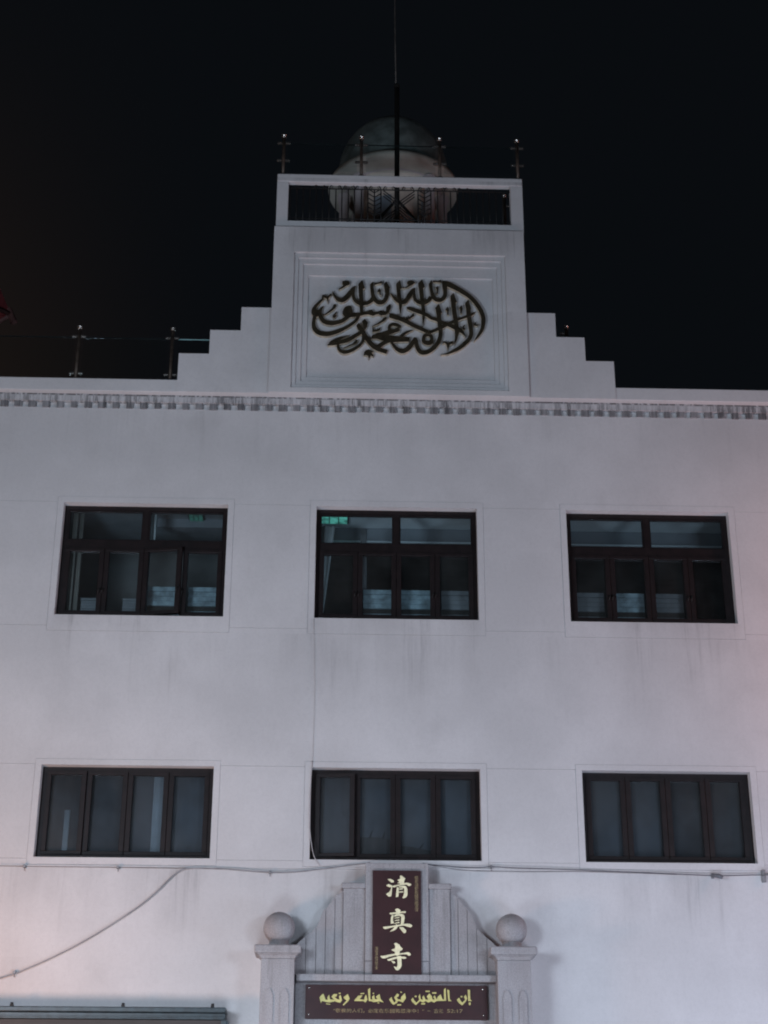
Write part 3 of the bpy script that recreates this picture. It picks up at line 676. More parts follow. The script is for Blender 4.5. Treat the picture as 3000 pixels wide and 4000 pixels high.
for sgn in (-1, 1):
    joints = [0.354, 0.598, 0.688, 0.790, 0.893, 1.004, 1.135]
    for j, (a, b) in enumerate(zip(joints, joints[1:])):
        a2, b2 = a + .0025, b - .0025
        n = 8
        top = [(a2 + (b2 - a2) * k / n, ctop(a2 + (b2 - a2) * k / n)) for k in range(n + 1)]
        pts = [(a2, 3.812)] + [(b2, 3.812)] + top[::-1]
        pts = [(sgn * px + (0.0 if sgn < 0 else -0.004), pz) for px, pz in pts]
        q = MB(); q.prism(pts, -0.176 if j == 0 else -0.150 + 0.002 * (j % 2), -0.002); q.build('pediment_slab', M['stone'], gate)
    xa, xb = (-0.622, -0.353) if sgn < 0 else (0.353, 0.612)
    gp('shoulder_cap', xa, xb, -0.215, -0.002, 4.746, 4.806, 0.012)
q = MB(); q.box(-0.352, 0.352, -0.21, -0.002, 3.96, 5.028, 0.006); q.build('centre_slab', M['stone'], gate)
gp('centre_slab', -0.352, 0.352, -0.208, -0.002, 3.812, 3.957)
for a, b in ((-1.10, -0.36), (-0.357, 0.357), (0.36, 1.085)):
    gp('lintel_stone', a, b, -0.27, -0.002, 3.738, 3.809)
gp('sign_backing', -1.112, 1.09, -0.115, -0.002, 3.0, 3.736)
def pillar(cx):
    p = empty('gate_pillar', (cx, -0.2, 0.0)); place(p, gate)
    p.location = Vector((cx, -0.2, 0.0)) - gate.location
    def s(name, fn, mat=None):
        q = MB(); fn(q); return q.build(name, mat or M['stone'], p)
    s('shaft', lambda q: q.box(cx - .182, cx + .182, -0.40, -0.002, 0.25, 3.952, 0.006))
    s('plinth', lambda q: q.box(cx - .22, cx + .22, -0.44, -0.002, 0.0, 0.249, 0.01))
    # the shaft carries two raised fluted fillets and a joint line
    for dx in (-0.085, 0.085):
        s('fillet', lambda q: q.prism([(cx + dx - .045, 1.2), (cx + dx + .045, 1.2), (cx + dx + .045, 3.56), (cx + dx + .022, 3.62), (cx + dx, 3.64), (cx + dx - .022, 3.62), (cx + dx - .045, 3.56)], -0.412, -0.401))
    prof = [(0.182, 3.953), (0.188, 3.965), (0.202, 3.985), (0.225, 4.0), (0.225, 4.004)]
    def neck(q):
        v, f = [], []
        for r, z in prof: v += [(cx - r, -0.2 - r - .018, z), (cx + r, -0.2 - r - .018, z), (cx + r, -0.002, z), (cx - r, -0.002, z)]
        for i in range(len(prof) - 1):
            for k in range(4): f.append((i * 4 + k, i * 4 + (k + 1) % 4, (i + 1) * 4 + (k + 1) % 4, (i + 1) * 4 + k))
        q.add(v, f)
    s('cavetto', neck)
    s('cap', lambda q: q.box(cx - .258, cx + .252, -0.46, -0.002, 4.005, 4.094, 0.016))
    s('ball_base', lambda q: q.lathe(cx, -0.23, [(0.13, 4.092), (0.125, 4.11), (0.108, 4.13), (0.105, 4.165), (0.0, 4.165)], 28))
    def ball(q):
        bm = bmesh.new(); bmesh.ops.create_uvsphere(bm, u_segments=36, v_segments=20, radius=0.174, matrix=Matrix.Translation((cx, -0.23, 4.300))); q.addbm(bm, True)
    s('ball', ball)
    return p
pillar(-1.300)
pillar(1.268)
# entrance below the frame
gp('doorway_lintel', -1.105, 1.082, -0.20, -0.002, 2.80, 2.998)
door = MB()
for k in range(2):
    a, b = (-1.10, -0.012) if k == 0 else (-0.008, 1.08)
    d = MB(); rect_frame(d, a, b, 0.02, 2.798, 0.12, -0.075, -0.01); d.box(a + .12, b - .12, -0.05, -0.012, 0.14, 2.678); d.build('door_leaf', M['door'], gate)

# tall plaque with three characters
PLAQUE_CHARACTERS = [[('P',[(-0.1051,4.8421),(-0.0731,4.8435),(-0.0382,4.8254),(-0.037,4.8082),(-0.0643,4.8039),(-0.0905,4.8249)]),('P',[(-0.1194,4.773),(-0.0962,4.7858),(-0.0585,4.7724),(-0.0497,4.765),(-0.0613,4.7551),(-0.0846,4.7515),(-0.1136,4.7644)]),('P',[(-0.0642,4.7591),(-0.0544,4.7621),(-0.0566,4.7162),(-0.0641,4.6561),(-0.0786,4.6491),(-0.0959,4.6501),(-0.1232,4.6756),(-0.0902,4.6976),(-0.0729,4.7218)]),('P',[(0.0317,4.8779),(0.0433,4.8826),(0.0579,4.8752),(0.0928,4.8496),(0.0782,4.8207),(0.0811,4.8092),(0.0607,4.7792),(0.0316,4.7789),(0.0316,4.7944),(0.0026,4.7982),(0.0258,4.8133),(0.0037,4.8315),(0.0346,4.8462)]),('S',[(-0.052,4.7604,0.0082),(-0.0323,4.7611,0.0199),(0.0026,4.7712,0.014),(0.0607,4.7849,0.0152),(0.1072,4.7922,0.021),(0.1363,4.7821,0.0292),(0.1572,4.7858,0.0093)]),('P',[(-0.0033,4.7539),(0.0211,4.7455),(0.0141,4.6494),(-0.0148,4.6434)]),('S',[(0.02,4.7558,0.0128),(0.0723,4.7575,0.0257),(0.0943,4.7405,0.0339),(0.0965,4.6947,0.0374),(0.0895,4.6603,0.0385),(0.0651,4.6344,0.0152)]),('S',[(0.0258,4.7312,0.0093),(0.0635,4.7362,0.0128)]),('S',[(0.0142,4.6985,0.0093),(0.0693,4.7024,0.0128)])],[('P',[(-0.0234,4.5056),(-0.0119,4.516),(0.0112,4.5201),(0.0401,4.4994),(0.0326,4.4749),(0.0227,4.4437),(-0.0205,4.4434),(-0.0061,4.4774)]),('S',[(-0.0823,4.4655,0.0082),(-0.0609,4.4628,0.0199),(-0.0032,4.4718,0.0175),(0.0545,4.4791,0.0152),(0.0834,4.481,0.0199),(0.0978,4.4851,0.007)]),('S',[(-0.0465,4.446,0.0234),(-0.058,4.4035,0.0245),(-0.0521,4.3556,0.035)]),('S',[(-0.0321,4.4376,0.0152),(0.0256,4.4494,0.021),(0.0614,4.4356,0.0385),(0.0613,4.3876,0.0362),(0.0515,4.3368,0.0292)]),('S',[(-0.0263,4.4139,0.007),(0.0256,4.4223,0.0117)]),('S',[(-0.0263,4.3868,0.007),(0.0256,4.3952,0.0117)]),('S',[(-0.032,4.3558,0.0058),(0.0256,4.3692,0.014)]),('S',[(-0.1556,4.3154,0.007),(-0.1297,4.3083,0.0257),(-0.0722,4.3189,0.0175),(0.0025,4.3318,0.0163),(0.0774,4.3426,0.0187),(0.1234,4.3373,0.0327),(0.1493,4.3319,0.0327),(0.1671,4.3321,0.0093)]),('S',[(0.0025,4.342,0.0292),(-0.0262,4.2996,0.0269),(-0.0767,4.2694,0.0047)]),('P',[(0.0227,4.3151),(0.0658,4.3144),(0.1014,4.2837),(0.0973,4.2596),(0.0772,4.2516),(0.0571,4.2693)])],[('P',[(-0.0358,4.1388),(-0.0118,4.149),(0.0255,4.1292),(0.038,4.1059),(0.0626,4.085),(0.0552,4.0727),(0.0311,4.0614),(0.0254,4.018),(-0.0032,4.0094),(-0.026,4.022),(-0.0232,4.0498),(-0.0644,4.0717),(-0.0232,4.0899),(-0.0192,4.1177)]),('S',[(-0.1813,4.0042,0.0082),(-0.1487,3.9945,0.0269),(-0.0831,4.0105,0.0234),(-0.0146,4.0243,0.0163),(0.0654,4.0327,0.014),(0.1111,4.0364,0.0245),(0.1328,4.0271,0.0339),(0.1488,4.0234,0.0105)]),('S',[(-0.107,3.9682,0.007),(-0.083,3.9662,0.021),(-0.026,3.9843,0.0199),(0.0311,3.9914,0.0152),(0.0768,3.9895,0.0234),(0.1007,3.9875,0.0082)]),('S',[(0.0208,4.0069,0.0455),(0.0265,3.946,0.0444),(0.0242,3.9018,0.0444),(-0.0003,3.8713,0.0327),(-0.0328,3.8947,0.0058)]),('P',[(-0.0659,3.9591),(-0.026,3.9467),(-0.0174,3.9357),(-0.0374,3.9267),(-0.0556,3.9426)])]]
VERSE_WORDS = [[('P',[(-0.803,3.6167),(-0.7864,3.5818),(-0.7763,3.5511),(-0.7508,3.5513),(-0.7576,3.5758),(-0.7389,3.6036),(-0.732,3.576),(-0.7253,3.5545),(-0.6998,3.5547),(-0.6773,3.5469),(-0.713,3.5823),(-0.6879,3.6114),(-0.6483,3.6116),(-0.6587,3.5845),(-0.681,3.5825),(-0.6487,3.5581),(-0.6231,3.5522),(-0.6313,3.589),(-0.6123,3.6026),(-0.5962,3.5462),(-0.6163,3.5203),(-0.6739,3.5352),(-0.7375,3.5225),(-0.8143,3.5374),(-0.8267,3.5158),(-0.8418,3.5752),(-0.8219,3.6)]),('P',[(-0.6357,3.6247),(-0.6127,3.6273),(-0.6125,3.6137),(-0.6316,3.6124)]),('P',[(-0.7705,3.5156),(-0.7501,3.5108),(-0.7232,3.5073),(-0.7244,3.5012),(-0.7678,3.5046)])],[('P',[(-0.5345,3.6124),(-0.5134,3.5652),(-0.5272,3.5393),(-0.5776,3.493),(-0.5886,3.5003),(-0.5464,3.5453),(-0.5767,3.5672),(-0.5801,3.5801)])],[('P',[(-0.4634,3.5471),(-0.4192,3.5966),(-0.3732,3.6012),(-0.387,3.5808),(-0.406,3.5585),(-0.3549,3.554),(-0.3487,3.5848),(-0.3361,3.6107),(-0.3184,3.5542),(-0.3418,3.5252),(-0.3611,3.5404),(-0.4601,3.5398)]),('P',[(-0.3983,3.6226),(-0.3554,3.626),(-0.3554,3.6149),(-0.395,3.6128)]),('P',[(-0.3154,3.662),(-0.2905,3.6789),(-0.2878,3.5606),(-0.2654,3.5546),(-0.27,3.5853),(-0.2465,3.6052),(-0.2398,3.5609),(-0.2079,3.5611),(-0.2285,3.5856),(-0.1889,3.6148),(-0.1746,3.5613),(-0.1412,3.5266),(-0.1886,3.5385),(-0.2524,3.5289),(-0.2781,3.541),(-0.3049,3.5408)]),('P',[(-0.2626,3.6272),(-0.2466,3.6273),(-0.2478,3.615),(-0.2626,3.6161)]),('P',[(-0.2109,3.5273),(-0.1898,3.5275),(-0.1898,3.5183),(-0.2109,3.5181)])],[('P',[(-0.0834,3.5589),(-0.0565,3.5849),(-0.0469,3.5561),(-0.0277,3.5255),(-0.0085,3.544),(-0.029,3.5808),(0.0043,3.6223),(0.0248,3.6119),(0.0171,3.5873),(-0.0021,3.5859),(0.0107,3.5626),(0.0427,3.5567),(0.0491,3.5875),(0.0876,3.6259),(0.1016,3.5755),(0.0682,3.528),(0.0299,3.5431),(0.0107,3.5429),(0.0043,3.5245),(-0.034,3.5027),(-0.0564,3.5179)]),('P',[(0.0351,3.6441),(0.0588,3.6381),(0.0492,3.6263)]),('P',[(0.0043,3.5085),(0.049,3.51),(0.0478,3.4971),(0.0056,3.495)])],[('P',[(0.1566,3.5574),(0.1772,3.5803),(0.1848,3.5576),(0.2154,3.5271),(0.2475,3.5581),(0.2368,3.5888),(0.2524,3.6209),(0.2617,3.5643),(0.286,3.5583),(0.2784,3.586),(0.294,3.6058),(0.3129,3.5616),(0.3436,3.5587),(0.3285,3.5955),(0.3582,3.6247),(0.3836,3.5959),(0.3898,3.5621),(0.4141,3.5623),(0.4003,3.5899),(0.4158,3.6066),(0.4346,3.5624),(0.4529,3.5964),(0.4801,3.6163),(0.4987,3.5659),(0.5166,3.5599),(0.5166,3.6678),(0.5354,3.6847),(0.5402,3.5496),(0.4332,3.5458),(0.4074,3.5302),(0.3819,3.5424),(0.3434,3.5298),(0.3179,3.545),(0.2858,3.5294),(0.2539,3.5446),(0.2089,3.5013),(0.1693,3.5329)]),('P',[(0.5519,3.6662),(0.5743,3.6602),(0.5789,3.5664),(0.5985,3.5457),(0.5632,3.5467)]),('P',[(0.3142,3.6534),(0.361,3.6538),(0.3609,3.6408),(0.316,3.6405)]),('P',[(0.3878,3.6373),(0.4341,3.6376),(0.4314,3.6228),(0.389,3.6225)]),('P',[(0.1965,3.5996),(0.2189,3.5997),(0.2169,3.5843),(0.1964,3.5854)]),('P',[(0.2653,3.5225),(0.3113,3.5241),(0.3087,3.5093),(0.2677,3.509)])],[('P',[(0.6564,3.5608),(0.6837,3.5838),(0.691,3.5611),(0.7149,3.5305),(0.7487,3.5614),(0.7339,3.5921),(0.7548,3.6151),(0.7714,3.5739),(0.7535,3.5418),(0.7144,3.5016),(0.6752,3.5302)]),('P',[(0.6981,3.6011),(0.7192,3.6013),(0.7171,3.5859),(0.6978,3.587)]),('P',[(0.7769,3.6665),(0.802,3.6667),(0.8034,3.568),(0.8223,3.5472),(0.7812,3.5481)]),('P',[(0.7841,3.5309),(0.8047,3.5354),(0.8082,3.5127),(0.7913,3.5021)])]]
pl = empty('vertical_plaque', (0.0, -0.212, 3.78), label='tall maroon board with three pale gold Chinese characters on the gateway', cat='sign board')
q = MB(); q.box(-0.274, 0.268, -0.243, -0.212, 3.774, 4.940, 0.005); q.build('board', M['maroon'], pl)
for i, ch in enumerate(PLAQUE_CHARACTERS):
    mb = MB()
    for k, (kind, pts) in enumerate(ch):
        y0 = -0.256 - 0.0004 * k
        if kind == 'S': brush(mb, pts, y0, -0.2435, 5)
        else: mb.prism(pts, y0, -0.2435)
    mb.build('character', M['gold'], pl)
def small_writing(cx, z_top, z_bot, n, w, seed, mat, parent):
    """columns of tiny brush writing, too small to read in the picture: short strokes only"""
    r = random.Random(seed)
    pitch = (z_top - z_bot) / n
    for i in range(n):
        zc = z_top - pitch * (i + .5)
        mb = MB()
        hh = pitch * .42
        for k in range(3):
            zz = zc + hh * (0.8 - 0.8 * k) + r.uniform(-.1, .1) * hh
            ww = w * r.uniform(.32, .5)
            brush(mb, [(cx - ww, zz - .001, .003), (cx, zz + .001, .0055), (cx + ww, zz + .002, .004)], -0.2462 - .0003 * k, -0.2435, 2)
        for k in range(2):
            xx = cx + w * r.uniform(-.3, .3)
            brush(mb, [(xx, zc + hh, .004), (xx + r.uniform(-.004, .004), zc, .005), (xx + r.uniform(-.01, .01), zc - hh, .003)], -0.2474 - .0003 * k, -0.2435, 2)
        mb.build('small_character', mat, parent)
small_writing(0.217, 4.880, 4.488, 10, 0.044, 5, M['gold_dull'], pl)
small_writing(-0.226, 4.108, 3.862, 5, 0.044, 9, M['gold_dull'], pl)

# wide plaque with the verse
wp = empty('verse_plaque', (0.0, -0.118, 3.35), label='wide maroon board with gold Arabic verse and small Chinese line under the gateway lintel', cat='sign board')
q = MB(); q.box(-0.997, 0.992, -0.150, -0.1155, 3.352, 3.712, 0.004); q.build('board', M['maroon'], wp)
for w in VERSE_WORDS:
    mb = MB()
    for k, (kind, pts) in enumerate(w): mb.prism(pts, -0.160 - .0004 * k, -0.1505)
    mb.build('arabic_word', M['gold_yellow'], wp)
def text_line(s, x0, x1, zb, zt, y, mat, parent, name, bold=0.0):
    cu = bpy.data.curves.new('tmp_text', 'FONT'); cu.body = s; cu.size = 1.0; cu.resolution_u = 3; cu.offset = bold
    to = bpy.data.objects.new('tmp_text', cu); COL.objects.link(to)
    bpy.context.view_layer.update()
    dg = bpy.context.evaluated_depsgraph_get()
    me = bpy.data.meshes.new_from_object(to.evaluated_get(dg))
    bpy.data.objects.remove(to)
    bm = bmesh.new(); bm.from_mesh(me)
    xa, xb = min(v.co.x for v in bm.verts), max(v.co.x for v in bm.verts)
    ya, yb = min(v.co.y for v in bm.verts), max(v.co.y for v in bm.verts)
    for v in bm.verts:
        v.co = Vector((x0 + (v.co.x - xa) / (xb - xa) * (x1 - x0), y, zb + (v.co.y - ya) / (yb - ya) * (zt - zb)))
    ex = bmesh.ops.extrude_face_region(bm, geom=bm.faces[:])
    for v in [q_ for q_ in ex['geom'] if isinstance(q_, bmesh.types.BMVert)]: v.co.y += 0.003
    bmesh.ops.recalc_face_normals(bm, faces=bm.faces[:])
    bm.to_mesh(me); bm.free()
    me.name = name
    me.materials.clear(); me.materials.append(mat)
    o = bpy.data.objects.new(name, me); COL.objects.link(o)
    return place(o, parent)
text_line('\u201c\u656c\u754f\u7684\u4eba\u4eec\uff0c\u5fc5\u5b9a\u5728\u4e50\u56ed\u548c\u6069\u6cfd\u4e2d\uff01\u201d', -0.690, 0.300, 3.418, 3.463, -0.1535, M['gold_dull'], wp, 'chinese_line', 0.012)
text_line('\u2014', 0.335, 0.365, 3.440, 3.4445, -0.1535, M['gold_dull'], wp, 'dash')
text_line('\u53e4\u5170', 0.405, 0.508, 3.420, 3.466, -0.1535, M['gold_dull'], wp, 'chinese_line', 0.012)
text_line('52:17', 0.548, 0.722, 3.424, 3.462, -0.1535, M['gold_dull'], wp, 'verse_number', 0.02)
for sx, sz in ((-0.955, 3.398), (0.945, 3.398), (-0.955, 3.672), (0.945, 3.672)):
    bm = bmesh.new(); bmesh.ops.create_uvsphere(bm, u_segments=12, v_segments=8, radius=0.013, matrix=Matrix.Translation((sx, -0.152, sz)))
    q = MB(); q.addbm(bm, True); q.build('screw_head', M['steel'], wp)

# ------------------------------------------------------------------ wall cables and fittings
def cable(name, pts, r, mat, label, clips=(), cat='cable'):
    o = empty(name, pts[len(pts) // 2], label=label, cat=cat, group=None)
    cm = catmull(pts, 5)
    q = MB(); q.tube([p[:] for p in cm], r, 8); q.build('cable_run', mat, o)
    for (cx, cz) in clips:
        c = MB(); c.box(cx - .014, cx + .014, -0.05, -0.0005, cz - .016, cz + .016, 0.003); c.tube([(cx, -.03, cz - .012), (cx + .004, -.035, cz - .05)], .005, 6)
        c.build('cable_clip', M['bracket'], o)
    return o
Y = -0.03
cable('wall_cable', [(-7.0, Y, 3.05), (-5.6, Y, 3.40), (-4.346, Y, 3.768), (-4.053, Y, 3.874), (-3.761, Y, 4.009), (-3.468, Y, 4.166), (-3.175, Y, 4.349), (-2.880, Y, 4.554), (-2.684, Y, 4.724), (-2.537, Y, 4.880), (-2.437, Y, 4.955), (-2.340, Y, 4.982), (-2.126, Y, 4.984), (-1.865, Y, 4.975), (-1.60, Y, 4.955), (-1.341, Y, 4.946), (-1.10, Y, 4.958), (-0.90, Y, 4.983), (-0.715, Y, 5.008), (-0.50, Y, 5.040), (-0.30, Y, 5.064)],
      0.0072, M['cable'], 'grey cable sagging from lower left up to the gateway top', [(-4.195, 3.830), (-1.43, 4.947)])
cable('wall_cable', [(0.30, Y, 5.064), (0.45, Y, 5.045), (0.705, Y, 5.026), (0.95, Y, 5.022), (1.08, Y, 5.032), (1.35, Y, 5.022), (1.812, Y, 5.012), (2.40, Y, 4.996), (2.869, Y, 4.981), (3.398, Y, 4.962), (3.715, Y, 4.955), (4.243, Y, 4.968), (5.2, Y, 4.95), (7.0, Y, 4.96)],
      0.0055, M['cable_dark'], 'dark cable running right from gateway top under the lower right window', [(1.078, 5.032)])
cable('wall_cable', [(0.34, Y - .01, 5.05), (0.75, Y - .01, 4.992), (1.3, Y - .01, 4.978), (2.0, Y - .01, 4.985), (2.6, Y - .01, 4.977), (3.2, Y - .01, 4.962)],
      0.003, M['cable_dark'], 'thin second cable sagging just below the dark right hand cable')
cable('wall_cable', [(-4.9, Y, 4.992), (-4.2, Y, 4.990), (-3.6, Y, 4.988), (-3.1, Y, 4.986), (-2.5, Y, 4.984), (-2.36, Y + .006, 4.985)],
      0.0032, M['cable_dark'], 'thin dark cable along the wall under the lower left window', [(-4.191, 4.989), (-3.142, 4.985)])
cable('drop_cable', [(-0.997, -.009, 7.993), (-0.985, -.012, 7.70), (-0.972, -.012, 7.30), (-0.966, -.012, 7.037), (-0.970, -.012, 6.60), (-0.976, -.015, 6.22)],
      0.0018, M['pale_cable'], 'thin pale cable hanging from corner of middle upper window')
cable('drop_cable', [(-0.976, -.013, 6.24), (-0.985, -.02, 6.10), (-0.995, -.02, 5.80), (-0.990, -.02, 5.45), (-0.962, -.02, 5.24), (-0.93, -.02, 5.12), (-0.87, -.02, 5.03)],
      0.0045, M['pale_cable'], 'pale cable curling past left edge of lower middle window')
cf = empty('wall_spotlight', (3.62, -0.03, 4.955), label='small dark wall fitting on the cable under lower right window', cat='wall fitting')
q = MB(); q.box(3.595, 3.625, -0.02, -0.0005, 4.925, 4.985, 0.003); q.build('mount', M['bracket'], cf)
q = MB(); q.tube([(3.60, -.03, 4.962), (3.66, -.075, 4.944), (3.70, -.10, 4.925)], [0.018, 0.026, 0.024], 10); q.build('head', M['cable_dark'], cf)
bk = empty('wall_bracket', (4.194, -0.04, 4.955), label='grey upright metal bracket at right end of the cable', cat='bracket')
q = MB(); q.box(4.172, 4.216, -0.045, -0.0005, 4.885, 5.025, 0.006); q.build('plate', M['bracket'], bk)
q = MB(); q.tube([(4.19, -.045, 4.96), (4.19, -.10, 4.96), (4.24, -.11, 4.965)], 0.010, 8); q.build('hook', M['bracket'], bk)

# ------------------------------------------------------------------ shop sign at lower left
ss = empty('shop_sign', (-4.4, -0.3, 2.7), label='long shop sign box with brushed metal trim at lower left', cat='shop sign')
SX = -1.845
q = MB(); q.box(-7.0, SX - .02, -0.27, -0.002, 2.55, 3.32, 0.004); q.build('sign_face', M['signface'], ss)
q = MB(); q.box(-7.0, SX, -0.33, -0.002, 3.392, 3.447, 0.010); q.build('top_trim', M['trim'], ss)
q = MB(); q.box(-7.0, SX - .008, -0.305, -0.002, 3.322, 3.388, 0.006); q.box(-7.0, SX - .004, -0.318, -0.29, 3.338, 3.354, 0.003); q.build('lower_trim', M['trim'], ss)
q = MB(); q.box(SX - .05, SX + .012, -0.315, -0.002, 2.55, 3.318, 0.006); q.box(SX - .02, SX + .03, -0.30, -0.16, 3.22, 3.31, 0.006); q.build('end_bracket', M['trim'], ss)
for cx in (-4.14, -2.95, -1.99, -5.3):
    q = MB(); q.box(cx - .018, cx + .018, -0.315, -0.27, 3.448, 3.469, 0.003); q.tube([(cx, -.29, 3.462), (cx, -.29, 3.488)], 0.016, 8); q.build('clip', M['iron'], ss)

# ------------------------------------------------------------------ roof things
def bal_post(parent, x, y, z0, z1, clamps=((-1, .80), (1, .80), (-1, .30), (1, .30)), name='post'):
    h = z1 - z0
    p = MB(); p.tube([(x, y, z0), (x, y, z1 - .055)], 0.021, 12); p.lathe(x, y, [(.05, z0), (.05, z0 + .012), (.022, z0 + .014)], 14)
    po = p.build(name, M['darksteel'], parent)
    c = MB(); c.lathe(x, y, [(.0, z1 - .056), (.034, z1 - .055), (.036, z1 - .046), (.022, z1 - .043), (.022, z1 - .034), (.034, z1 - .030), (.038, z1 - .018), (.034, z1 - .006), (.02, z1), (.0, z1)], 18)
    c.build('post_cap', M['steel'], po)
    for sg, fr in clamps:
        zc = z0 + h * fr
        k = MB(); k.box(min(x + sg * .022, x + sg * .088), max(x + sg * .022, x + sg * .088), y - .018, y + .018, zc - .014, zc + .014, 0.006)
        k.build('glass_clamp', M['steel'], po)
    return po
def bal_glass(parent, x0, x1, y, z0, z1, edge='glassedge_unlit'):
    q = MB(); q.box(x0, x1, y - .005, y + .005, z0, z1 - .012); q.build('glass_panel', M['balglass'], parent)
    e = MB(); e.box(x0, x1, y - .005, y + .005, z1 - .0115, z1); e.build('glass_edge', M[edge], parent)

tb = empty('glass_balustrade', (0.05, -0.02, 14.312), label='glass balustrade with four steel posts on top of the tower frame', cat='balustrade', group='glass balustrades on the roofs')
px_ = [-1.547, -0.484, 0.588, 1.655]
for x in px_: bal_post(tb, x, -0.12, 14.311, 14.99, ((-1, .78), (1, .78), (-1, .36), (1, .36)))
for a, b in zip(px_, px_[1:]): bal_glass(tb, a + .06, b - .06, -0.12, 14.40, 14.845)
lb_ = empty('glass_balustrade', (-4.1, 0.1, 11.14), label='glass balustrade with two visible steel posts on the roof edge at left', cat='balustrade', group='glass balustrades on the roofs')
for x in (-5.37, -4.14, -2.925): bal_post(lb_, x, 0.1, 11.141, 12.045, ((-1, .82), (1, .82), (-1, .22), (1, .22)))
for a, b in ((-6.6, -5.43), (-5.31, -4.20), (-4.08, -2.985)): bal_glass(lb_, a, b, 0.1, 11.30, 11.875)
bal_glass(lb_, -2.865, -2.10, 0.205, 11.30, 11.93, 'glassedge_lit')
rb = empty('glass_balustrade', (2.6, 0.28, 11.14), label='glass balustrade mostly hidden behind the right steps with one post cap showing', cat='balustrade', group='glass balustrades on the roofs')
bal_post(rb, 2.285, 0.28, 11.0, 12.292, ((-1, .90), (-1, .3)))
bal_glass(rb, 1.75, 2.22, 0.28, 11.2, 12.10)
cb = empty('glass_balustrade', (1.5, 0.3, 13.43), label='single steel balustrade post inside the tower frame at right', cat='balustrade', group='glass balustrades on the roofs')
bal_post(cb, 1.512, 0.32, 13.431, 14.385, ((1, .8), (1, .3)))

# flag mast
fm = empty('mast', (0.03, 0.6, 13.43), label='tall dark mast with braces rising behind the tower frame past the dome', cat='mast')
q = MB(); q.tube([(0.031, .6, 13.43), (0.031, .6, 16.40)], 0.036, 14); q.build('lower_tube', M['pole'], fm)
q = MB(); q.lathe(0.031, .6, [(.038, 16.38), (.040, 16.40), (.04, 16.44), (.016, 16.46)], 14); q.build('collar', M['pole'], fm)
q = MB(); q.tube([(0.016, .6, 16.42), (0.004, .6, 17.2), (-0.020, .6, 20.5)], 0.0085, 8); q.build('upper_rod', M['mast'], fm)
for sx in (-1, 1):
    q = MB(); q.tube([(0.031, .6, 14.46), (0.031 + sx * .78, .6, 13.44)], 0.022, 8); q.build('brace', M['pole'], fm)

# wrought iron railing in the frame opening
ir = empty('iron_railing', (0.04, 0.02, 13.6), label='black wrought iron railing with chevrons and scrolls inside the tower frame', cat='railing')
RY = -0.095
def bar(name, p0, p1, r=0.0085):
    q = MB(); q.tube([p0, p1], r, 6); return q.build(name, M['iron'], ir)
ZB, ZT, ZS = 13.652, 14.132, 14.212
bar('rail', (-1.463, RY, ZB), (1.538, RY, ZB), 0.009)
bar('rail', (-1.463, RY, ZT), (1.538, RY, ZT), 0.010)
def xr(x5): return -0.7046 + (x5 + 0.7046) * 0.968
vert = [-0.827, -0.743, -0.652, -0.568, -0.470, -0.379, -0.197, 0.322, 0.502, 0.596, 0.687, 0.778]
vx = [xr(v) for v in vert]
x = vx[0] - .088
while x > -1.44: vx.append(x); x -= .088
x = max(vx) + .088
while x < 1.52: vx.append(x); x += .088
for v in vx: bar('baluster', (v, RY, 13.563), (v, RY, ZT))
for cx in (xr(-0.288), xr(0.412)):
    bar('baluster', (cx, RY, 13.563), (cx, RY, ZT))
    for k in range(6):
        z = ZB + .07 + k * .072
        for sg in (-1, 1):
            bar('chevron', (cx, RY, z), (cx + sg * .086, RY, z + .058), 0.0085)
cxm = 0.031
for sg in (-1, 1):
    w = .21
    for k in range(3):
        o = k * .045
        bar('diagonal', (cxm + sg * w, RY + .004, ZT - .01 - o), (cxm + sg * (o * .1 + .01), RY + .004, ZB + .27 - o + .03), 0.0085)
        bar('diagonal', (cxm + sg * (w - o * 1.2), RY - .004, ZB + .005), (cxm + sg * .01, RY - .004, ZB + .20 - o * 1.0), 0.0085)
def arch(cx, w):
    q = MB()
    q.tube([(cx + w * math.cos(a), RY, ZT + (ZS - ZT) * math.sin(a)) for a in [math.pi * k / 12 for k in range(13)]], 0.008, 6)
    for sg in (-1, 1):
        q.tube([(cx + sg * (w * .62 + .022 * math.cos(a) * (1 - k / 14)), RY, ZT + .03 + .024 * math.sin(a) * (1 - k / 14)) for k, a in enumerate([math.pi * 2 * j / 10 for j in range(12)])], 0.004, 5)
    q.build('scroll', M['iron'], ir)
for c5 in (-1.05, -0.835, -0.642, -0.472, -0.28, -0.08, 0.18, 0.41, 0.62, 0.775, 0.96):
    arch(xr(c5), 0.078)

# domed pavilion on the tower deck
PX, PY = 0.035, 2.2
pv = empty('domed_pavilion', (PX, PY, 13.43), label='small round roof pavilion with cream canopy, pale columns and dark green dome', cat='pavilion')
def pl_(name, prof, mat, n=48):
    q = MB(); q.lathe(PX, PY, prof, n); return q.build(name, mat, pv)
pl_('drum', [(0.56, 13.44), (0.56, 15.56)], M['drum'])
pl_('canopy', [(0.56, 15.555), (0.62, 15.555), (0.62, 15.59), (0.70, 15.60), (0.80, 15.635), (0.93, 15.645), (0.93, 15.652), (0.985, 15.654), (0.992, 15.70), (0.985, 15.752), (0.84, 15.775), (0.4, 15.78)], M['cream'], 64)
pl_('dome', [(0.835, 15.772), (0.845, 15.85), (0.84, 15.98)] + [(0.84 * math.cos(a), 15.98 + 0.94 * math.sin(a)) for a in [math.pi / 2 * k / 16 for k in range(1, 16)]] + [(0.001, 16.92)], M['dome'], 64)
q = MB()
q.lathe(PX, PY, [(0.70, 15.600), (0.72, 15.585), (0.74, 15.60)], 48); q.build('canopy_moulding', M['column'], pv)
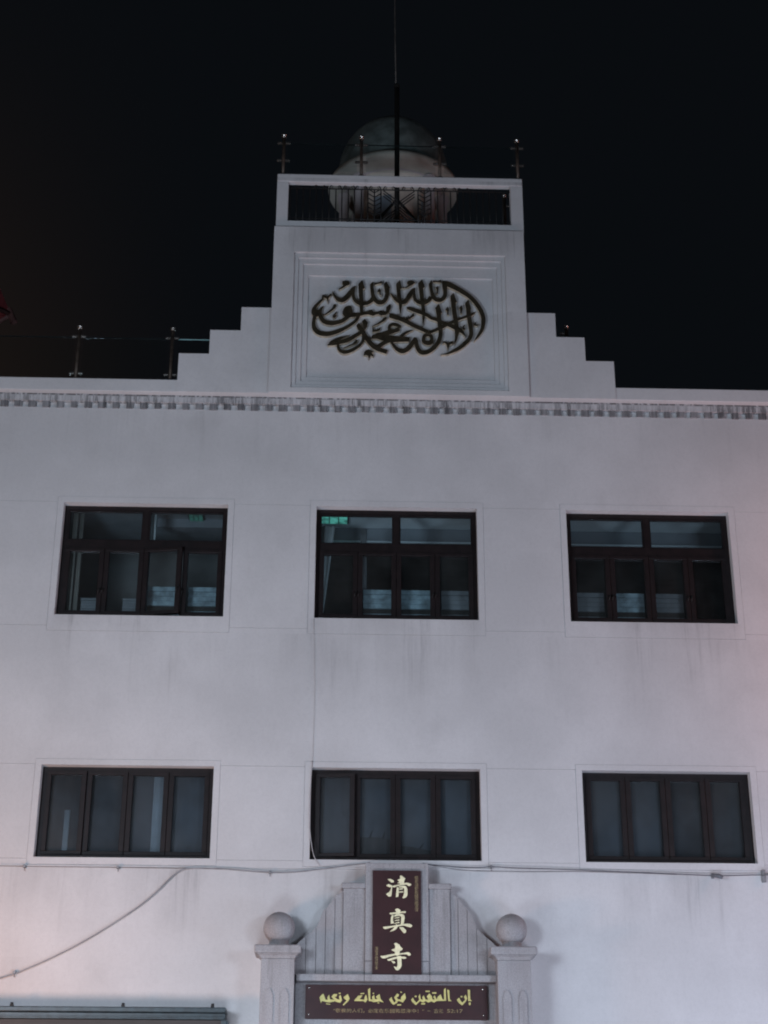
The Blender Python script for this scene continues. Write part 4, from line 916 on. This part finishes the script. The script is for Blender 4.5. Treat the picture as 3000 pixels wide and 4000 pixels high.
for a in (-135, -45, 45, 135, -180, 0):
    r = 0.745
    cx, cy = PX + r * math.cos(math.radians(a)), PY + r * math.sin(math.radians(a))
    q = MB(); q.lathe(cx, cy, [(.095, 13.44), (.095, 13.56), (.078, 13.60), (.074, 15.44), (.082, 15.46), (.10, 15.50), (.10, 15.597)], 18); q.build('column', M['column'], pv)
for a, mt in ((-108, 'bluepane'), (-75, 'drum'), (-30, 'bluepane'), (-150, 'drum'), (30, 'bluepane'), (90, 'drum'), (150, 'bluepane')):
    ar = math.radians(a); t_ = Vector((-math.sin(ar), math.cos(ar), 0)); nrm = Vector((math.cos(ar), math.sin(ar), 0)); c0 = Vector((PX, PY, 0)) + nrm * .565
    v = []
    for s_ in (-.13, .13):
        for z in (13.7, 15.25): v.append((c0 + t_ * s_ - nrm * .0 + Vector((0, 0, z)))[:])
        for z in (13.7, 15.25): v.append((c0 + t_ * s_ - nrm * .05 + Vector((0, 0, z)))[:])
    q = MB(); q.add(v, [(0, 1, 5, 4), (0, 2, 3, 1), (4, 5, 7, 6), (1, 3, 7, 5), (0, 4, 6, 2)]); q.build('drum_panel', M[mt], pv)

# neighbouring pavilion roof seen at the left edge
nb = empty('red_roofed_pavilion', (-9.34, 8.0, 0.0), label='red tiled roof corner of a neighbouring building at left edge', cat='building')
q = MB()
cx, cy = -9.34, 8.0
cor = [(cx + 2.4, cy, 16.78), (cx, cy + 2.4, 16.78), (cx - 2.4, cy, 16.78), (cx, cy - 2.4, 16.78)]
apex = (cx, cy, 22.6)
def lerp3(a, b, t): return tuple(a[i] + (b[i] - a[i]) * t for i in range(3))
for k in range(4):
    a, b = cor[k], cor[(k + 1) % 4]
    n = 8
    for i in range(n):
        for j in range(5):
            p = lambda t, h: lerp3(lerp3(a, b, t), apex, h)
            sag = lambda q_, h: (q_[0], q_[1], q_[2] - .35 * math.sin(math.pi * min(1, h * 1.0)) * .6)
            v = [sag(p(i / n, j / 5 * .98), j / 5), sag(p((i + 1) / n, j / 5 * .98), j / 5), sag(p((i + 1) / n, (j + 1) / 5 * .98), (j + 1) / 5), sag(p(i / n, (j + 1) / 5 * .98), (j + 1) / 5)]
            q.add(v, [(0, 1, 2, 3)])
q.add(cor, [(0, 1, 2, 3)])
q.build('roof', M['roofred'], nb)
for k in range(4):
    q = MB(); q.tube([cor[k], cor[(k + 1) % 4]], 0.045, 8); q.build('eave_trim', M['roofedge'], nb)
    q = MB(); q.tube([lerp3(apex, cor[k], .98), lerp3(apex, cor[k], 1.03)], [0.05, 0.07], 10, cap=False); q.build('ridge_end', M['roofedge'], nb)
q = MB(); q.box(cx - 0.9, cx + 0.9, cy - 0.9, cy + 0.9, 0.0, 16.76); q.build('wall', M['ochre'], nb)

# ------------------------------------------------------------------ street lights that light the front (outside the picture)
def street_lamp(x, y, h, tx, ty, lens, watts, col, label, size=0.25):
    t = empty('street_lamp', (x, y, -0.14), label=label, cat='street lamp', group='street lamps facing the building')
    q = MB(); q.lathe(x, y, [(.12, -.139), (.12, .2), (.06, .26), (.045, h - .1), (.04, h)], 16); q.build('post', M['lamppost'], t)
    d = Vector((tx - x, ty - y, 0)).normalized()
    e = Vector((x, y, h)) + d * .5
    q = MB(); q.tube([(x, y, h - .05), (x + d.x * .25, y + d.y * .25, h + .08), e[:]], 0.03, 8); q.build('arm', M['lamppost'], t)
    q = MB(); q.lathe(e.x, e.y, [(.0, h + .14), (.10, h + .12), (.22, h + .02), (.23, h - .01)], 20); q.build('hood', M['lamppost'], t)
    bm = bmesh.new(); bmesh.ops.create_uvsphere(bm, u_segments=16, v_segments=10, radius=.12, matrix=Matrix.Translation((e.x, e.y, h - .07)))
    q = MB(); q.addbm(bm, True); q.build('globe', M[lens], t)
    ld = bpy.data.lights.new('lamp_light', 'POINT'); ld.energy = watts; ld.color = col; ld.shadow_soft_size = size
    lo = bpy.data.objects.new('lamp_light', ld); COL.objects.link(lo); lo.location = (e.x + d.x * .02, e.y + d.y * .02, h - .45)
    place(lo, t)
    return t
street_lamp(-6.2, -11.0, 5.0, 0, 0, 'lens_white', LAMP_FAR * 1.34, (0.73, 0.84, 1.0), 'tall street lamp left of the viewer', 1.2)
street_lamp(6.0, -11.0, 5.0, 0, 0, 'lens_cool', LAMP_FAR * 0.68, (0.70, 0.82, 1.0), 'tall street lamp right of the viewer', 1.2)
street_lamp(-6.1, -3.9, 2.6, -6.1, 0.0, 'lens_warm', LAMP_WARM, (1.0, 0.49, 0.29), 'low warm lamp by the shop sign at left', 0.5)
street_lamp(-1.9, -3.9, 2.6, -1.9, 0.0, 'lens_white', LAMP_LOW * 1.0, (0.77, 0.86, 1.0), 'low lamp left of the entrance', 0.6)
street_lamp(3.0, -3.9, 2.6, 3.0, 0.0, 'lens_cool', LAMP_LOW * 1.05, (0.72, 0.80, 1.0), 'low lamp right of the entrance', 0.6)
street_lamp(6.2, -3.9, 2.6, 6.2, 0.0, 'lens_cool', LAMP_LOW, (0.78, 0.78, 1.0), 'low lamp at the far right of the pavement', 0.5)
ns = empty('neon_sign', (7.8, -1.8, 6.4), label='red neon sign box projecting from the front at far right', cat='neon sign')
q = MB(); q.box(7.62, 7.88, -2.7, -0.9, 6.4, 9.0, 0.01); q.build('sign_case', M['iron'], ns)
q = MB(); q.tube([(7.75, -0.95, 7.0), (7.75, 0.1, 7.0)], 0.03, 8); q.tube([(7.75, -0.95, 8.5), (7.75, 0.1, 8.5)], 0.03, 8); q.build('bracket', M['iron'], ns)
for k in range(5):
    q = MB(); q.tube([(7.60, -2.55, 6.7 + k * .45), (7.60, -1.05, 6.7 + k * .45)], 0.025, 8); q.build('neon_tube', M['neon'], ns)
ld = bpy.data.lights.new('neon_light', 'AREA'); ld.shape = 'RECTANGLE'; ld.size = 2.3; ld.size_y = 1.5; ld.energy = NEON_RED; ld.color = (1.0, 0.40, 0.30)
lo = bpy.data.objects.new('neon_light', ld); COL.objects.link(lo)
lo.location = (7.55, -1.8, 7.7); lo.rotation_euler = (0, math.radians(90), 0)
place(lo, ns)
